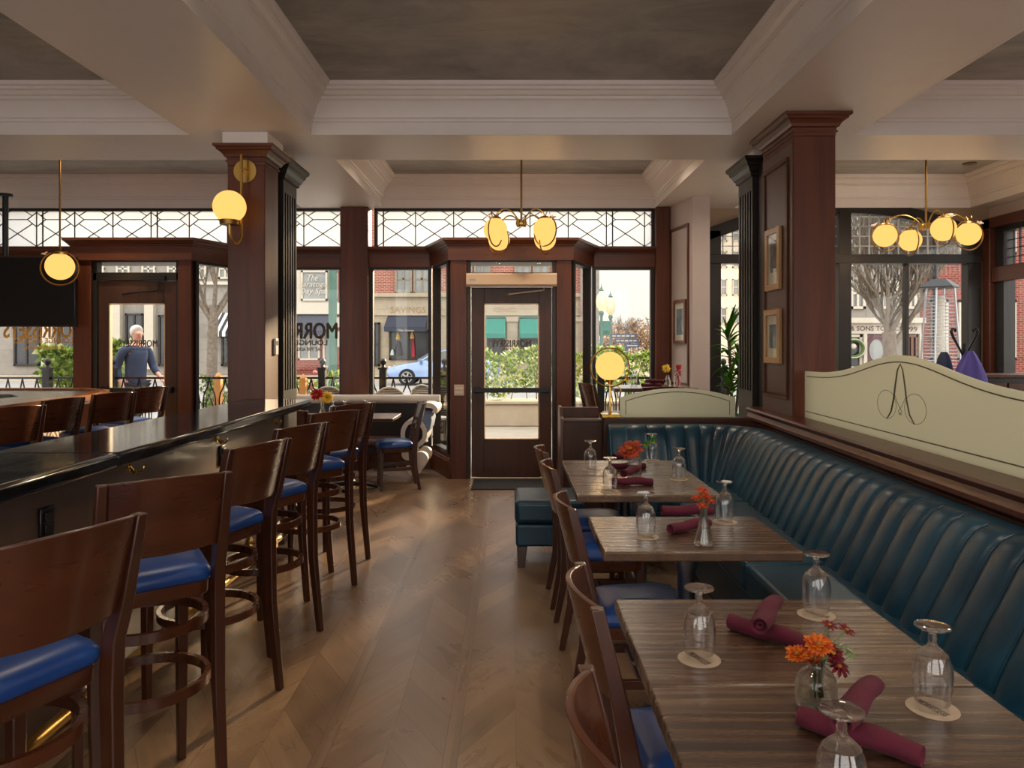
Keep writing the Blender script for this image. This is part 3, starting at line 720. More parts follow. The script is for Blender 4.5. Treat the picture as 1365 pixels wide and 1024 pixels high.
b = MB(); b.extrude([(-.15,0),(.2,0),(.2,.97),(-.02,.97),(-.06,.9),(-.15,.885)], (-.175,0,0), (0,1,0), (0,0,1), (.024,0,0)); b.build('side_board', M['plum'], t, bevel=.002)
b = MB(); b.box(-.15,.17,.14,.2,.862,.955); b.build('back_board', M['dark_z'], t, bevel=.003)
# ================================================================== FURNITURE
# ---- long bar counter on the left
t = thing('bar_counter', 'long bar counter with polished black stone top, in front of the left stools', 'bar counter', (0,0,0))
b = MB(); b.box(-2.07,-1.545,.5,2.95,1.01,1.07); b.build('countertop', M['bartop'], t, bevel=.016, seg=3)
b = MB(); b.box(-2.07,-1.545,2.953,5.79,1.01,1.07); b.build('countertop', M['bartop'], t, bevel=.016, seg=3)
b = MB(); b.box(-2.0,-1.72,.5,5.6,.1,1.01); b.build('front_panel', M['panel'], t, smooth=0)
b = MB(); b.box(-1.95,-1.78,.5,5.55,0,.1); b.build('plinth', M['stain'], t, smooth=0)
b = MB(); b.box(-2.02,-1.7,5.6,5.72,0,1.01); b.build('end_post', M['panel'], t, bevel=.004)
b = MB(); b.tube([(-1.56,.5,.2),(-1.56,5.5,.2)], .025, 14); fr = b.build('foot_rail', M['brass'], t)
for y in (.9,1.9,2.9,3.9,4.9):
    b = MB(); b.tube([(-1.715,y,.2),(-1.58,y,.2)], .012, 8); b.disc((-1.715,y,.2),.035,.012,16,(1,0,0)); b.box(-1.585,-1.535,y-.02,y+.02,.17,.23); b.tube([(-1.56,y,.175),(-1.54,y,.09),(-1.53,y,0.0)],.009,6)
    b.build('rail_bracket', M['brass'], fr)
def hook(y):
    b = MB(); b.disc((-1.72,y,.955),.014,.008,12,(1,0,0)); b.box(-1.72,-1.712,y-.006,y+.006,.925,.985)
    for s in (-1,1): b.tube([(-1.712,y+s*.004,.95),(-1.69,y+s*.012,.925),(-1.676,y+s*.026,.918),(-1.668,y+s*.036,.93),(-1.668,y+s*.038,.945)], .0045, 7)
    b.build('bag_hook', M['gold'], t)
for y in (1.9,3.36,4.36,5.38): hook(y)
for y in (2.76,4.44):
    b = MB(); b.box(-1.72,-1.705,y-.04,y+.04,.78,.9); o = b.build('power_outlet', M['blackp'], t, bevel=.006)
    b = MB(); b.box(-1.706,-1.698,y-.024,y+.024,.8,.836); b.box(-1.706,-1.698,y-.024,y+.024,.846,.882); b.build('socket', M['iron'], o, bevel=.004)

# ---- chairs: bar stools and dining chairs share the bent back and the domed seat
def arc_back(mb, hw, y, bow, z0, z1, th, lean):
    n = 14; front = []; back = []
    for k in range(n+1):
        s = -1+2*k/n; x = hw*s; yo = y-bow*(1-s*s)
        front.append((x, yo)); back.append((x, yo-th))
    rings = []
    for k in range(n+1):
        l = lambda z: -lean*(z-z0)
        crown = .012*(1-(-1+2*k/n)**2)
        r = []
        for (px, py), zz in ((front[k],z0),(back[k],z0),(back[k],(z0+z1)/2),(back[k],z1+crown),(front[k],z1+crown),(front[k],(z0+z1)/2)):
            r.append((px, py+l(zz), zz))
        rings.append(r)
    mb.loft(rings)
def seat_shape(w, d, r=.1, n=5, back=.82):
    pts = []                                         # rounded trapezoid, front at +y
    for cx, cy, a0, rr in ((w/2-r,d/2-r,0,r),(-(w/2-r),d/2-r,pi/2,r),(-(w/2*back-.04),-d/2+.04,pi,.04),(w/2*back-.04,-d/2+.04,3*pi/2,.04)):
        for i in range(n+1):
            a = a0+pi/2*i/n; pts.append((cx+rr*cos(a), cy+rr*sin(a)))
    return pts
def taper_leg(pts, w, d):                            # pts (x, y, z), half sizes per point
    mb = MB(); rings = []
    for (x,y,z), a, e in zip(pts, w, d): rings.append([(x-a,y-e,z),(x+a,y-e,z),(x+a,y+e,z),(x-a,y+e,z)])
    return mb.loft(rings)
def make_chair(name, label, cat, group, sh, top, rings, wdt=.42):
    t = thing(name, label, cat, group=group)
    P = seat_shape(wdt, .375); sc = lambda k, z: [(x*k, y*k+.014, z) for x, y in P]
    b = MB(); b.loft([sc(.94,sh-.075), sc(.96,sh-.07), sc(.965,sh-.03), sc(.93,sh-.028)]); b.build('seat_apron', M['stool_x'], t, smooth=40)
    b = MB(); b.loft([sc(.96,sh-.03), sc(1.0,sh-.024), sc(1.02,sh-.01), sc(1.0,sh+.006), sc(.94,sh+.02), sc(.82,sh+.032), sc(.62,sh+.041), sc(.35,sh+.046), sc(.08,sh+.047)]); b.build('seat', M['blue'], t, smooth=60)
    hw = wdt/2-.03
    for s in (-1,1):
        z = [top+.002, top-.22, sh+.02, sh-.1, sh*.5, 0]
        y = [-.275,-.222,-.188,-.182,-.19,-.235]
        taper_leg([(s*(hw+(.0 if i < 3 else .0)), y[i], z[i]) for i in range(6)], [.014,.017,.018,.018,.017,.014], [.016,.02,.024,.024,.02,.015]).build('back_leg', M['stool_z'], t, smooth=40, bevel=.004)
    for s in (-1,1):
        taper_leg([(s*.165,.15,sh-.035),(s*.165,.152,sh*.5),(s*.165,.155,0)], [.02,.018,.014], [.02,.018,.014]).build('front_leg', M['stool_z'], t, smooth=40, bevel=.004)
    b = MB(); arc_back(b, hw-.006, -.2, .052, top-.235, top, .016, .26); b.build('backrest', M['stool_x'], t, smooth=45, bevel=.003)
    if rings:
        for zr, rad in rings:
            b = MB(); n = 32
            b.tube([((rad+.0)*cos(2*pi*i/n), -.015+rad*.98*sin(2*pi*i/n), zr) for i in range(n)], .01, closed=True, flat=(.009,.016)); b.build('footrest_ring', M['stool_x'], t, smooth=40)
    else:
        for s in (-1,1):
            b = MB(); b.box(s*.168-.009,s*.168+.009,-.18,.15,.2,.235); b.build('side_stretcher', M['stool_z'], t, bevel=.003)
        b = MB(); b.box(-.165,.165,-.02,.0,.205,.23); b.build('cross_stretcher', M['stool_z'], t, bevel=.003)
        b = MB(); b.box(-.15,.15,.14,.16,.27,.31); b.build('front_stretcher', M['stool_z'], t, bevel=.003)
    return t
stool0 = make_chair('bar_stool', 'x', 'bar stool', 'stools along the black bar', .755, 1.09, [(.385,.195),(.59,.188)])
chair0 = make_chair('dining_chair', 'x', 'dining chair', 'chairs at the banquette tables', .46, .88, None)
used = set()
def put(proto, x, y, rz, label, group, cat=None):
    if proto not in used: used.add(proto); o = proto; o.location = (x,y,0); o.rotation_euler = (0,0,rz)
    else: o = dup(proto, (x,y,0), rz)
    o['label'] = label; o['group'] = group
    return o
def by_back(lu, lv, ru, rv, top):                    # from the two top corners of the backrest as seen
    l, r = onz(lu,lv,top), onz(ru,rv,top); d = r-l; d.z = 0; d.normalize(); f = Vector((-d.y,d.x,0)); m = (l+r)/2; m.z = 0
    c = m+f*.275
    return c.x, c.y, atan2(d.y,d.x)
sp = [((-8,733,175,688),'walnut bar stool with blue seat nearest the camera, cut off by the left edge'),
      ((132,648,306,629),'second bar stool from the camera, its wide walnut back turned to the aisle'),
      ((302,600,386,584),'third bar stool from the camera, in front of the second power outlet'),
      ((369,573,436,563),'fourth bar stool from the camera along the black bar'),
      ((420,552,474,547),'fifth bar stool from the camera along the black bar'),
      ((445,542,499,536.5),'farthest stool along the black bar, beside the window table')]
for q, lab in sp:
    x, y, a = by_back(*q, 1.09); put(stool0, x, y, a, lab, 'stools along the black bar')
sp = [((-22,546,60,540),'back bar stool at the left edge of the picture'),
      ((43,536,124,528.5),'back bar stool second from the left, at the wooden bar'),
      ((117,527,187,522.5),'back bar stool third from the left, below the left door handle bar'),
      ((174,518.5,227,515),'back bar stool nearest the left glass door')]
for q, lab in sp:
    x, y, a = by_back(*q, 1.09); put(stool0, x, y, a, lab, 'stools at the wooden back bar')
put(stool0, -6.35, 7.95, pi+.1, 'lone bar stool behind the wooden bar, under the television', 'stools at the wooden back bar')

# ---- wooden back bar, far left
t = thing('back_bar', 'wooden bar with grey inner top, far left behind the black counter', 'bar counter', (0,0,0))
Lp = [(-3.42,3.2),(-3.5,6.2),(-3.7,6.85),(-4.05,7.12),(-7.3,7.12),(-7.3,6.5),(-4.35,6.5),(-4.1,6.25),(-4.05,3.2)]
b = MB(); b.prism([(-3.74,3.2),(-3.82,6.1),(-3.95,6.7),(-4.15,6.9),(-7.3,6.9),(-7.3,6.6),(-4.3,6.6),(-4.05,6.3),(-4.0,3.2)],0,1.0); b.build('bar_front', mat_zigzag('zigzag_inlay', (120,62,34), (222,206,184)), t, smooth=0)
b = MB(); b.prism(Lp,1.0,1.06); b.build('bar_top', plain('grey_bar_top',(96,96,92),.25,var=.15), t, bevel=.005)
def offs(p, d):
    return p
b = MB(); b.tube([(-3.45,3.2,1.055),(-3.53,6.2,1.055),(-3.72,6.83,1.055),(-4.06,7.09,1.055),(-7.3,7.09,1.055)], .01, flat=(.05,.025)); b.build('wooden_edge', M['oakf'] if False else wood('chestnut_edge',(110,62,34),(168,104,62),1,rough=.25), t, smooth=30)

# ---- tables by the banquette
def make_table(label):
    t = thing('dining_table', label, 'table', group='wooden tables along the banquette')
    b = MB(); b.box(-.36,.36,-.2775,.2775,.714,.75); b.build('tabletop', M['table'], t, bevel=.006)
    b = MB(); b.lathe([(.034,.03),(.034,.1),(.04,.11),(.04,.14),(.034,.15),(.034,.6),(.045,.62),(.045,.7),(.0,.7)], (0,0,0), 24); b.build('pedestal', M['steel'], t)
    b = MB(); b.box(-.16,.16,-.16,.16,.7,.713); b.build('mounting_plate', M['iron'], t)
    for ax, ay in ((1,0),(-1,0),(0,1),(0,-1)):
        b = MB(); b.tube([(ax*.03,ay*.03,.045),(ax*.16,ay*.14,.04),(ax*.26,ay*.21,.025)], [.03,.022,.018], 10); b.lathe([(0,0),(.028,.0),(.03,.015),(.02,.04),(0,.045)],(ax*.26,ay*.21,0),14)
        b.build('base_foot', M['iron'], t)
    return t
ty = [(.66,1.3625,'front half of the nearest wooden table pair, at the bottom edge'),(.66,1.925,'back half of the nearest wooden table pair, carrying the round vase side'),
      (.69,2.975,'single wooden table in the middle of the row with a slim vase'),(.68,3.98,'front half of the far wooden table pair'),(.68,4.54,'rear half of the far wooden table pair, next to the blue corner seat')]
tab0 = None
for x, y, lab in ty:
    if tab0 is None: tab0 = make_table(lab); o = tab0
    else: o = dup(tab0, label=lab)
    o.location = (x,y,0)
sp = [(.145,1.26,'blue seated dining chair nearest the camera, at the bottom of the picture'),(.195,1.94,'second dining chair from the camera, pushed in at the near table pair'),
      (.22,2.99,'third dining chair from the camera, at the single middle table'),(.2,3.86,'fourth dining chair from the camera, beside the far table pair'),(.185,4.42,'farthest dining chair of the banquette row, in front of the leather ottoman')]
for x, y, lab in sp: put(chair0, x+.275, y, -pi/2+.02, lab, 'chairs at the banquette tables')

# ---- banquette with channelled back
t = thing('banquette', 'long petrol blue leather banquette with a channelled back turning the far corner', 'banquette')
path = [Vector((rx(y)-.034,y,0)) for y in [.3+i*.1 for i in range(52)]]
yc = 5.49; xr = rx(6.02)-.012; rad = .52
path = [p for p in path if p.y < yc]
cx, cy = rx(yc)-.034-rad, yc
for i in range(0,13): a = (pi/2)*i/12; path.append(Vector((cx+rad*cos(a), cy+rad*sin(a),0)))
yb = path[-1].y
x = path[-1].x
while x > .78: x -= .1; path.append(Vector((max(x,.76),yb,0)))
# resample evenly
cum = [0]
for i in range(1,len(path)): cum.append(cum[-1]+(path[i]-path[i-1]).length)
TL = cum[-1]; CHN = round(TL/.147); ns = CHN*10
def along(s):
    s = min(max(s,0),TL-1e-6); i = 0
    lo, hi = 0, len(cum)-1
    while hi-lo > 1:
        m_ = (lo+hi)//2
        if cum[m_] <= s: lo = m_
        else: hi = m_
    f = (s-cum[lo])/(cum[lo+1]-cum[lo]); p = path[lo].lerp(path[lo+1], f)
    d = along_dir(lo, f); return p, Vector((-d.y,d.x,0))
def along_dir(i, f):
    d0 = (path[i+1]-path[i]).normalized()
    d1 = (path[min(i+2,len(path)-1)]-path[min(i+1,len(path)-2)]).normalized()
    dm = (path[i]-path[max(i-1,0)]).normalized() if i else d0
    return ((dm+d0).normalized().lerp((d0+d1).normalized(), f)).normalized()
prof = [(.0,.30),(.33,.30),(.36,.40),(.355,.46),(.322,.54),(.282,.62),(.245,.69),(.215,.75),(.192,.795),(.16,.832),(.115,.855),(.07,.862),(.03,.86),(.0,.85)]
rows = []
for j in range(ns+1):
    s = TL*j/ns; p, n = along(s); ph = (j % 10)/10
    bump = (abs(sin(pi*ph)))**.45*.024
    r = []
    for k, (o, z) in enumerate(prof):
        kz = 1 if 2 <= k <= 10 else 0
        up = .35 if k >= 8 else 0
        r.append(p+n*(o-.012+bump*kz*(1 if k < 8 else .7))+Vector((0,0,z+bump*up*kz)))
    rows.append(r)
b = MB(); b.loft(rows, closed=True); b.build('channelled_back', M['teal'], t, smooth=50)
b = MB()                                             # piping in every groove
for j in range(0, ns+1, 10):
    p, n = along(TL*j/ns); b.tube([p+n*(o-.0065)+Vector((0,0,z+.002)) for o, z in prof[2:11]], .005, 8)
b.build('piping', M['teal'], t)
xb = lambda y: rx(y)-.33
ys = [.4,1.86,3.54,4.95]
for i in range(3):
    y0, y1 = ys[i], ys[i+1]; 
    b = MB(); b.prism([(1.1,y0+.006),(xb(y0),y0+.006),(xb(y1),y1-.006),(1.1,y1-.006)], .32,.46); b.build('seat_cushion', M['teal'], t, bevel=.025, seg=4)
b = MB(); b.prism([(1.1,4.956),(xb(4.95),4.956),(xb(5.4),5.65),(.78,5.65),(.78,5.2),(1.02,5.2)], .32,.46); b.build('seat_cushion', M['teal'], t, bevel=.025, seg=4)
b = MB(); b.prism([(1.12,.4),(rx(.4)-.06,.4),(rx(5.9)-.06,5.9),(.8,5.9),(.8,5.22),(1.12,5.22)], .08,.32); b.build('seat_base', M['teal'], t, bevel=.008)
b = MB(); b.prism([(1.18,.45),(rx(.45)-.1,.45),(rx(5.85)-.1,5.85),(.85,5.85),(.85,5.3),(1.18,5.3)], 0,.08); b.build('plinth', M['stain'], t, smooth=0)
b = MB(); b.tube([(1.105,.45,.325),(1.105,5.2,.325),(.8,5.2,.325)], .006, 6); b.build('piping', M['teal'], t)
# ---- leather ottoman
t = thing('ottoman', 'square petrol leather ottoman on wooden feet beside the far dining chairs', 'ottoman', (.25,5.25,0))
b = MB(); b.box(-.225,.225,-.24,.24,.14,.29); b.build('base', M['teal'], t, bevel=.018, seg=3)
b = MB(); b.box(-.232,.232,-.247,.247,.291,.45); b.build('cushion', M['teal'], t, bevel=.035, seg=4)
for sx in (-1,1):
    for sy in (-1,1):
        taper_leg([(sx*.18,sy*.195,.14),(sx*.19,sy*.205,0)], [.034,.024],[.034,.024]).build('foot', M['stool_z'], t, bevel=.003)

# ---- entrance mat
b = MB(); b.box(-.42,.45,7.68,8.26,.0,.012); tag(b.build('entrance_mat', M['mat'], bevel=.004), 'dark grey entrance mat in front of the middle glass door', 'door mat')

# ---- window table with the scroll armed settee, left of the middle door
t = thing('settee', 'white settee with carved scroll arms under the window left of the middle door', 'settee', (-1.75,8.45,0))
def scroll(x):
    b = MB(); pts = []
    for i in range(40): a = i/39*2.3*pi; r = .035+.03*i/39; pts.append((x, .02+r*cos(a+pi*.2), .8+r*sin(a+pi*.2)))
    def spline(P, n=8):
        out = []
        for i in range(len(P)-1):
            p0 = Vector(P[max(i-1,0)]); p1 = Vector(P[i]); p2 = Vector(P[i+1]); p3 = Vector(P[min(i+2,len(P)-1)])
            for k in range(n):
                u = k/n; out.append(.5*((2*p1)+(p2-p0)*u+(2*p0-5*p1+4*p2-p3)*u*u+(3*p1-p0-3*p2+p3)*u**3))
        out.append(Vector(P[-1])); return out
    return b, spline
_, spl = scroll(0)
for sx in (1,-1):                                   # rolled arms: the S shows on the front
    q = lambda x, z, y: (sx*(x+1.75), y, z)
    band = [(-.85,.74),(-.84,.79),(-.9,.825),(-.98,.815),(-1.035,.76),(-1.04,.69),(-.995,.62),(-.955,.54),(-.965,.45),(-1.03,.385),(-1.12,.375),(-1.185,.44),(-1.19,.55),(-1.14,.63),(-1.07,.64),(-1.03,.58)]
    pts = spl([Vector((sx*(x+1.75),0,z)) for x, z in band], 5); b = MB(); rings = []
    for i in range(len(pts)):
        tn = (pts[min(i+1,len(pts)-1)]-pts[max(i-1,0)]).normalized(); nn = Vector((-tn.z,0,tn.x)); w = .024
        rings.append([pts[i]+nn*w+Vector((0,-.25,0)), pts[i]-nn*w+Vector((0,-.25,0)), pts[i]-nn*w+Vector((0,.25,0)), pts[i]+nn*w+Vector((0,.25,0))])
    b.loft(rings); b.build('scroll_arm', M['white'], t, smooth=50, bevel=.004)
    b = MB(); b.disc((sx*(-1.085+1.75),-.235,.5), .1, .47, 30, (0,1,0)); b.build('arm_bolster', M['stain'], t)
    b = MB(); b.extrude([(sx*(x+1.75),z) for x, z in ((-.96,.47),(-.9,.56),(-.88,.66),(-.9,.76),(-1.0,.77),(-1.01,.69),(-.95,.6))], (0,-.23,0), (1,0,0), (0,0,1), (0,.46,0)); b.build('arm_cushion', plain('pale_blue_cloth',(120,140,170),.8) if sx > 0 else bpy.data.materials['pale_blue_cloth'], t, bevel=.01)
    for y0 in (-.25,.15):
        b = MB(); b.disc((sx*(-1.07+1.75),y0,.14), .088, .1, 28, (0,1,0)); b.disc((sx*(-1.0+1.75),y0+.003,.235), .08, .094, 28, (0,1,0)); b.disc((sx*(-1.14+1.75),y0+.004,.29), .07, .09, 24, (0,1,0)); b.build('scroll_foot', M['white'], t, smooth=40, bevel=.004)
        b = MB(); b.tube([(sx*(-1.07+1.75),y0+.05,.06),(sx*(-1.07+1.75),y0+.05,.0)], .012, 8); b.build('caster', M['iron'], t)
b = MB(); b.box(-.6,.6,-.2,.2,.36,.44); b.build('seat_cushion', M['plum'], t, bevel=.03, seg=3)
b = MB(); b.box(-.58,.58,-.19,.19,.28,.36); b.build('seat_rail', M['stain'], t, bevel=.006)
b = MB(); b.box(-.72,.72,.2,.26,.28,.84); b.build('backrest', M['stain'], t, bevel=.01)
b = MB(); b.tube([(-.86,.21,.86),(.92,.21,.86)], .05, 18); b.build('top_roll', M['white'], t)
t = thing('dining_table', 'dark table by the window with a vase of red and yellow flowers', 'table', (-1.69,7.78,0))
b = MB(); b.box(-.5,.5,-.3,.3,.715,.75); b.build('tabletop', M['dark_z'], t, bevel=.005)
b = MB(); b.lathe([(.03,.03),(.03,.7),(.0,.7)], (0,0,0), 16); b.build('pedestal', M['iron'], t)
for ax, ay in ((1,0),(-1,0),(0,1),(0,-1)):
    b = MB(); b.tube([(ax*.02,ay*.02,.05),(ax*.2,ay*.2,.04),(ax*.3,ay*.26,.02)], [.028,.02,.02], 8); b.build('base_foot', M['iron'], t)
put(chair0, -1.22, 7.82, pi/2+.25, 'dining chair in front of the white settee arm, facing the window table', 'chairs at the window table')
put(chair0, -2.08, 7.15, .05, 'dining chair at the window table, half hidden behind the far bar stool', 'chairs at the window table')

# ---- high table and stools in the right wing behind the banquette
t = thing('high_table', 'high table with napkins and a red candle holder, near the pale stub wall', 'table', (1.45,7.85,0))
b = MB(); b.box(-.42,.42,-.33,.33,1.012,1.05); b.build('tabletop', M['table'], t, bevel=.005)
b = MB(); b.lathe([(.03,.03),(.03,1.0),(.0,1.0)], (0,0,0), 16); b.build('pedestal', M['iron'], t)
b = MB(); b.box(-.3,.3,-.03,.03,0,.03); b.box(-.03,.03,-.28,.28,0,.03); b.build('base_foot', M['iron'], t)
put(stool0, 1.40, 7.25, .03, 'bar stool at the high table, its back toward the low glass divider', 'stools at the high table')
put(stool0, 1.02, 7.72, -pi/2+.3, 'bar stool behind the table lamp, left of the high table', 'stools at the high table')
# ================================================================== LAMPS, TABLEWARE, PICTURES
def flower_bead(mb, c, r, up=(0,0,1)):              # little glass lily: five petals
    c = Vector(c); up = Vector(up).normalized(); e = up.orthogonal().normalized(); g = up.cross(e)
    for k in range(5):
        a = 2*pi*k/5; d = e*cos(a)+g*sin(a); s = e*-sin(a)+g*cos(a)
        rows = []
        for q, (o, h, w) in enumerate(((0,0,.15),(.45,.5,.42),(.85,.85,.36),(1.25,.9,.06))):
            rows.append([c+d*r*o+up*r*h+s*r*w*x+up*r*.12*abs(x) for x in (-1,0,1)])
        mb.grid(rows); 
def globe_lamp(t, c, r, ang, arm_from=None, ring=True):
    c = Vector(c); d = Vector((cos(ang),sin(ang),0)); s = Vector((-sin(ang),cos(ang),0))
    b = MB(); b.sphere(c, r, 28, 16); b.build('globe', M['globe'], t, smooth=180)
    b = MB(); b.lathe([(0,r*.86),(r*.42,r*.86),(r*.5,r*.93),(r*.42,r*1.05),(r*.15,r*1.14),(0,r*1.16)], c, 20); b.build('globe_cap', M['brass_d'], t)
    if ring:
        R2 = r*1.28; cc = c-Vector((0,0,r*.12)); b = MB()
        b.tube([cc+d*R2*cos(a)+Vector((0,0,R2*sin(a))) for a in [radians(100+i*7.5) for i in range(44)]], [.004+.003*min(1,i/8) for i in range(44)], 8); b.build('ring', M['brass_d'], t)
        e = cc+d*R2*cos(radians(430))+Vector((0,0,R2*sin(radians(430))))
        b = MB(); flower_bead(b, cc+d*R2*.72+Vector((0,0,R2*.72)), .028, d*.5+Vector((0,0,1))); o = b.build('glass_flower', M['petal_glass'], t)
        sm = o.modifiers.new('thick','SOLIDIFY'); sm.thickness = .002
    b = MB(); tp = c+Vector((0,0,r*1.1))
    for k, (a0, q) in enumerate(((1,1),(-1,.8))):
        b.tube([tp, tp+s*a0*.03+Vector((0,0,.05*q)), tp+s*a0*.055*q+Vector((0,0,.06*q)), tp+s*a0*.07*q+Vector((0,0,.035*q)), tp+s*a0*.055*q+Vector((0,0,.025*q))], [.005,.0045,.004,.0035,.003], 6)
    b.build('leaf_curl', M['brass_d'], t)
    if arm_from is not None:
        p = Vector(arm_from); q = tp; h = max(p.z,q.z)+.09; b = MB(); pts = []
        for i in range(13):
            u = i/12; pts.append(p.lerp(q,u)*1+Vector((0,0,(h-p.lerp(q,u).z)*sin(pi*u)**.8*.9)))
        b.tube(pts, .007, 8); b.build('arm', M['brass'], t)
def bulb(c, r):                                     # the bulb's light leaving the opal globe
    l = bpy.data.lights.new('globe_lamp', 'POINT'); l.energy = BULB; l.color = (1,.62,.27); l.shadow_soft_size = r+.004
    o = bpy.data.objects.new('globe_lamp', l); COL.objects.link(o); o.location = c
M['petal_glass'] = frosted('milky_petal_glass', (240,226,214), .2, .08, .4)
def chandelier(x, y, hz, angs, rr, label, zs):
    t = thing('chandelier', label, 'chandelier', (x,y,hz))
    b = MB(); b.tube([(0,0,.0),(0,0,CEIL-hz-.012)], .011, 12); b.build('rod', M['brass_d'], t)
    b = MB(); b.lathe([(0,CEIL-hz-.03),(.05,CEIL-hz-.025),(.06,CEIL-hz-.001),(0,CEIL-hz-.001)]); b.build('ceiling_rose', M['brass_d'], t)
    b = MB(); b.lathe([(0,-.03),(.02,-.03),(.055,-.02),(.06,0),(.055,.02),(.02,.03),(.0,.03)]); b.build('hub', M['brass'], t)
    for k in range(4):
        a = 2*pi*k/4; b = MB(); b.lathe([(0,-.03),(.017,-.03),(.017,.035),(0,.04)], (.058*cos(angs[k]),.058*sin(angs[k]),0), 12); b.build('socket_cup', M['brass'], t)
        globe_lamp(t, (rr*cos(angs[k]),rr*sin(angs[k]),zs[k]), .116, angs[k]+(pi/2 if False else .2), (.058*cos(angs[k]),.058*sin(angs[k]),.03))
        bulb((x+rr*cos(angs[k]),y+rr*sin(angs[k]),hz+zs[k]), .116)
    return t
chandelier(.096, 7.7, 2.735, [radians(a) for a in (-127,123,-58,53)], .43, 'brass chandelier with four lit globes in front of the middle door', [-.118]*4)
chandelier(4.25, 7.7, 2.70, [radians(a) for a in (-97,-10,83,173)], .4, 'brass chandelier with four lit globes in the right wing', [-.085]*4)
t = thing('pendant_lamp', 'single lit globe pendant on a thin brass rod, front of the television', 'pendant lamp', (-4.58,7.6,2.28))
b = MB(); b.tube([(0,0,.14),(0,0,CEIL-2.28-.01)], .009, 10); b.build('rod', M['brass_d'], t)
b = MB(); b.lathe([(0,CEIL-2.31),(.04,CEIL-2.305),(.05,CEIL-2.281),(0,CEIL-2.281)]); b.build('ceiling_rose', M['brass_d'], t)
globe_lamp(t, (0,0,0), .135, radians(200)); bulb((-4.58,7.6,2.28), .135)
t = thing('wall_sconce', 'brass wall sconce with a lit globe on the left mahogany column', 'wall lamp', (-2.06,5.8,2.83))
b = MB(); b.disc((0,0,0), .088, .014, 36, (0,-1,0)); b.build('wall_plate', M['brass'], t)
b = MB(); b.tube([(0,-.012,.0),(0,-.09,0)], .014, 12); b.tube([(0,-.09,.11)]+[(0,-.09,-.0-.5*i/8) for i in range(9)]+[(-.006,-.105,-.545),(-.016,-.132,-.58),(-.028,-.165,-.583),(-.039,-.193,-.55),(-.044,-.207,-.5),(-.045,-.21,-.44)], .011, 10); b.build('arm', M['brass'], t)
b = MB(); b.lathe([(0,-.135),(.07,-.135),(.072,-.1),(.05,-.095),(0,-.095)], (-.045,-.21,-.31), 24); b.build('globe_holder', M['brass_d'], t)
b = MB(); b.sphere((-.045,-.21,-.31),.12,32,18); b.build('globe', M['globe'], t, smooth=180)
bulb((-2.06-.045,5.8-.21,2.83-.31), .12)
t = thing('table_lamp', 'brass table lamp with a lit globe inside a ring on the far ledge', 'table lamp', (.80,6.13,.9))
b = MB(); b.box(-.075,.075,-.08,.08,0,.028); b.build('base', M['gold'], t, bevel=.004)
b = MB(); b.lathe([(0,.028),(.017,.03),(.009,.05),(.009,.27),(.03,.29),(.045,.31),(0,.315)], n=16); b.build('stem', M['gold'], t)
b = MB(); b.sphere((0,0,.415),.118,32,18); b.build('globe', M['globe'], t, smooth=180); bulb((.80,6.13,1.315), .118)
b = MB(); b.tube([(.158*cos(2*pi*i/48),0,.405+.158*sin(2*pi*i/48)) for i in range(48)], .006, 8, closed=True); b.build('ring', M['brass_d'], t)
b = MB(); b.tube([(.02,0,.27),(.06,0,.25),(.085,-.01,.235),(.09,-.01,.21),(.07,-.01,.205)], .004, 6); b.tube([(.15,0,.36),(.14,-.01,.33)],.006,6); flower_bead(b,(.135,-.01,.33),.03,(0,0,-1)); b.build('flower_ornament', M['brass'], t)

# ---- television on its ceiling pole
t = thing('television', 'large black television hanging on a pole over the left window', 'television', (-5.5,8.1,1.68))
b = MB(); b.box(-.85,.8,-.03,.03,0,.755); b.build('cabinet', M['blackp'], t, bevel=.006)
b = MB(); b.box(-.835,.785,-.034,-.029,.02,.74); b.build('screen', M['screen'], t)
b = MB(); b.tube([(-.01,.06,.5),(-.01,.06,SOF-1.69)], .03, 14); b.box(-.1,.08,.03,.09,.2,.5); b.lathe([(0,SOF-1.72),(.07,SOF-1.715),(.07,SOF-1.682),(0,SOF-1.682)], (-.01,.06,0)); b.build('ceiling_pole', M['iron'], t)

# ---- thermostat, pictures
t = thing('thermostat', 'small ivory thermostat on the side of the left mahogany column', 'thermostat', (-1.91,6.04,1.475))
b = MB(); b.box(.0005,.02,-.035,.035,-.065,.065); b.build('housing', M['clock'], t, bevel=.004)
b = MB(); b.box(.02,.0215,-.02,.02,.01,.045); b.build('display', M['blackp'], t)
def picture(label, o, a, n, w, h, fw, fm, pm, inner):
    t = thing('framed_picture', label, 'picture', o); a = Vector(a); n = Vector(n); z = Vector((0,0,1)); b = MB()
    for c, ha, hz_ in ((a*(w/2-fw/2),fw/2,h/2),(a*-(w/2-fw/2),fw/2,h/2),(z*(h/2-fw/2),w/2-fw,fw/2),(z*-(h/2-fw/2),w/2-fw,fw/2)): b.obox(c+n*.0135, a*ha, n*.0125, z*hz_)
    b.build('frame', fm, t, bevel=.003)
    b = MB(); b.obox(n*.008, a*(w/2-fw+.004), n*.004, z*(h/2-fw+.004)); b.build('mat_board', M['matb'], t, smooth=0)
    b = MB(); b.obox(n*.0135+z*inner[2], a*inner[0], n*.0012, z*inner[1]); b.build('print', pm, t, smooth=0)
    b = MB(); b.obox(n*.0175, a*(w/2-fw+.002), n*.0006, z*(h/2-fw+.002)); b.build('glass', M['win'], t, smooth=0)
picture('upper of two light oak framed pictures on the right mahogany column', (1.9965,5.7,2.14), (0,-1,0), (-1,0,0), .31, .47, .045, M['oakf'], M['photo'], (.06,.12,.02))
picture('lower of two light oak framed pictures on the right mahogany column', (1.9965,5.71,1.555), (0,-1,0), (-1,0,0), .34, .41, .045, M['oakf'], M['photob'], (.07,.09,.0))
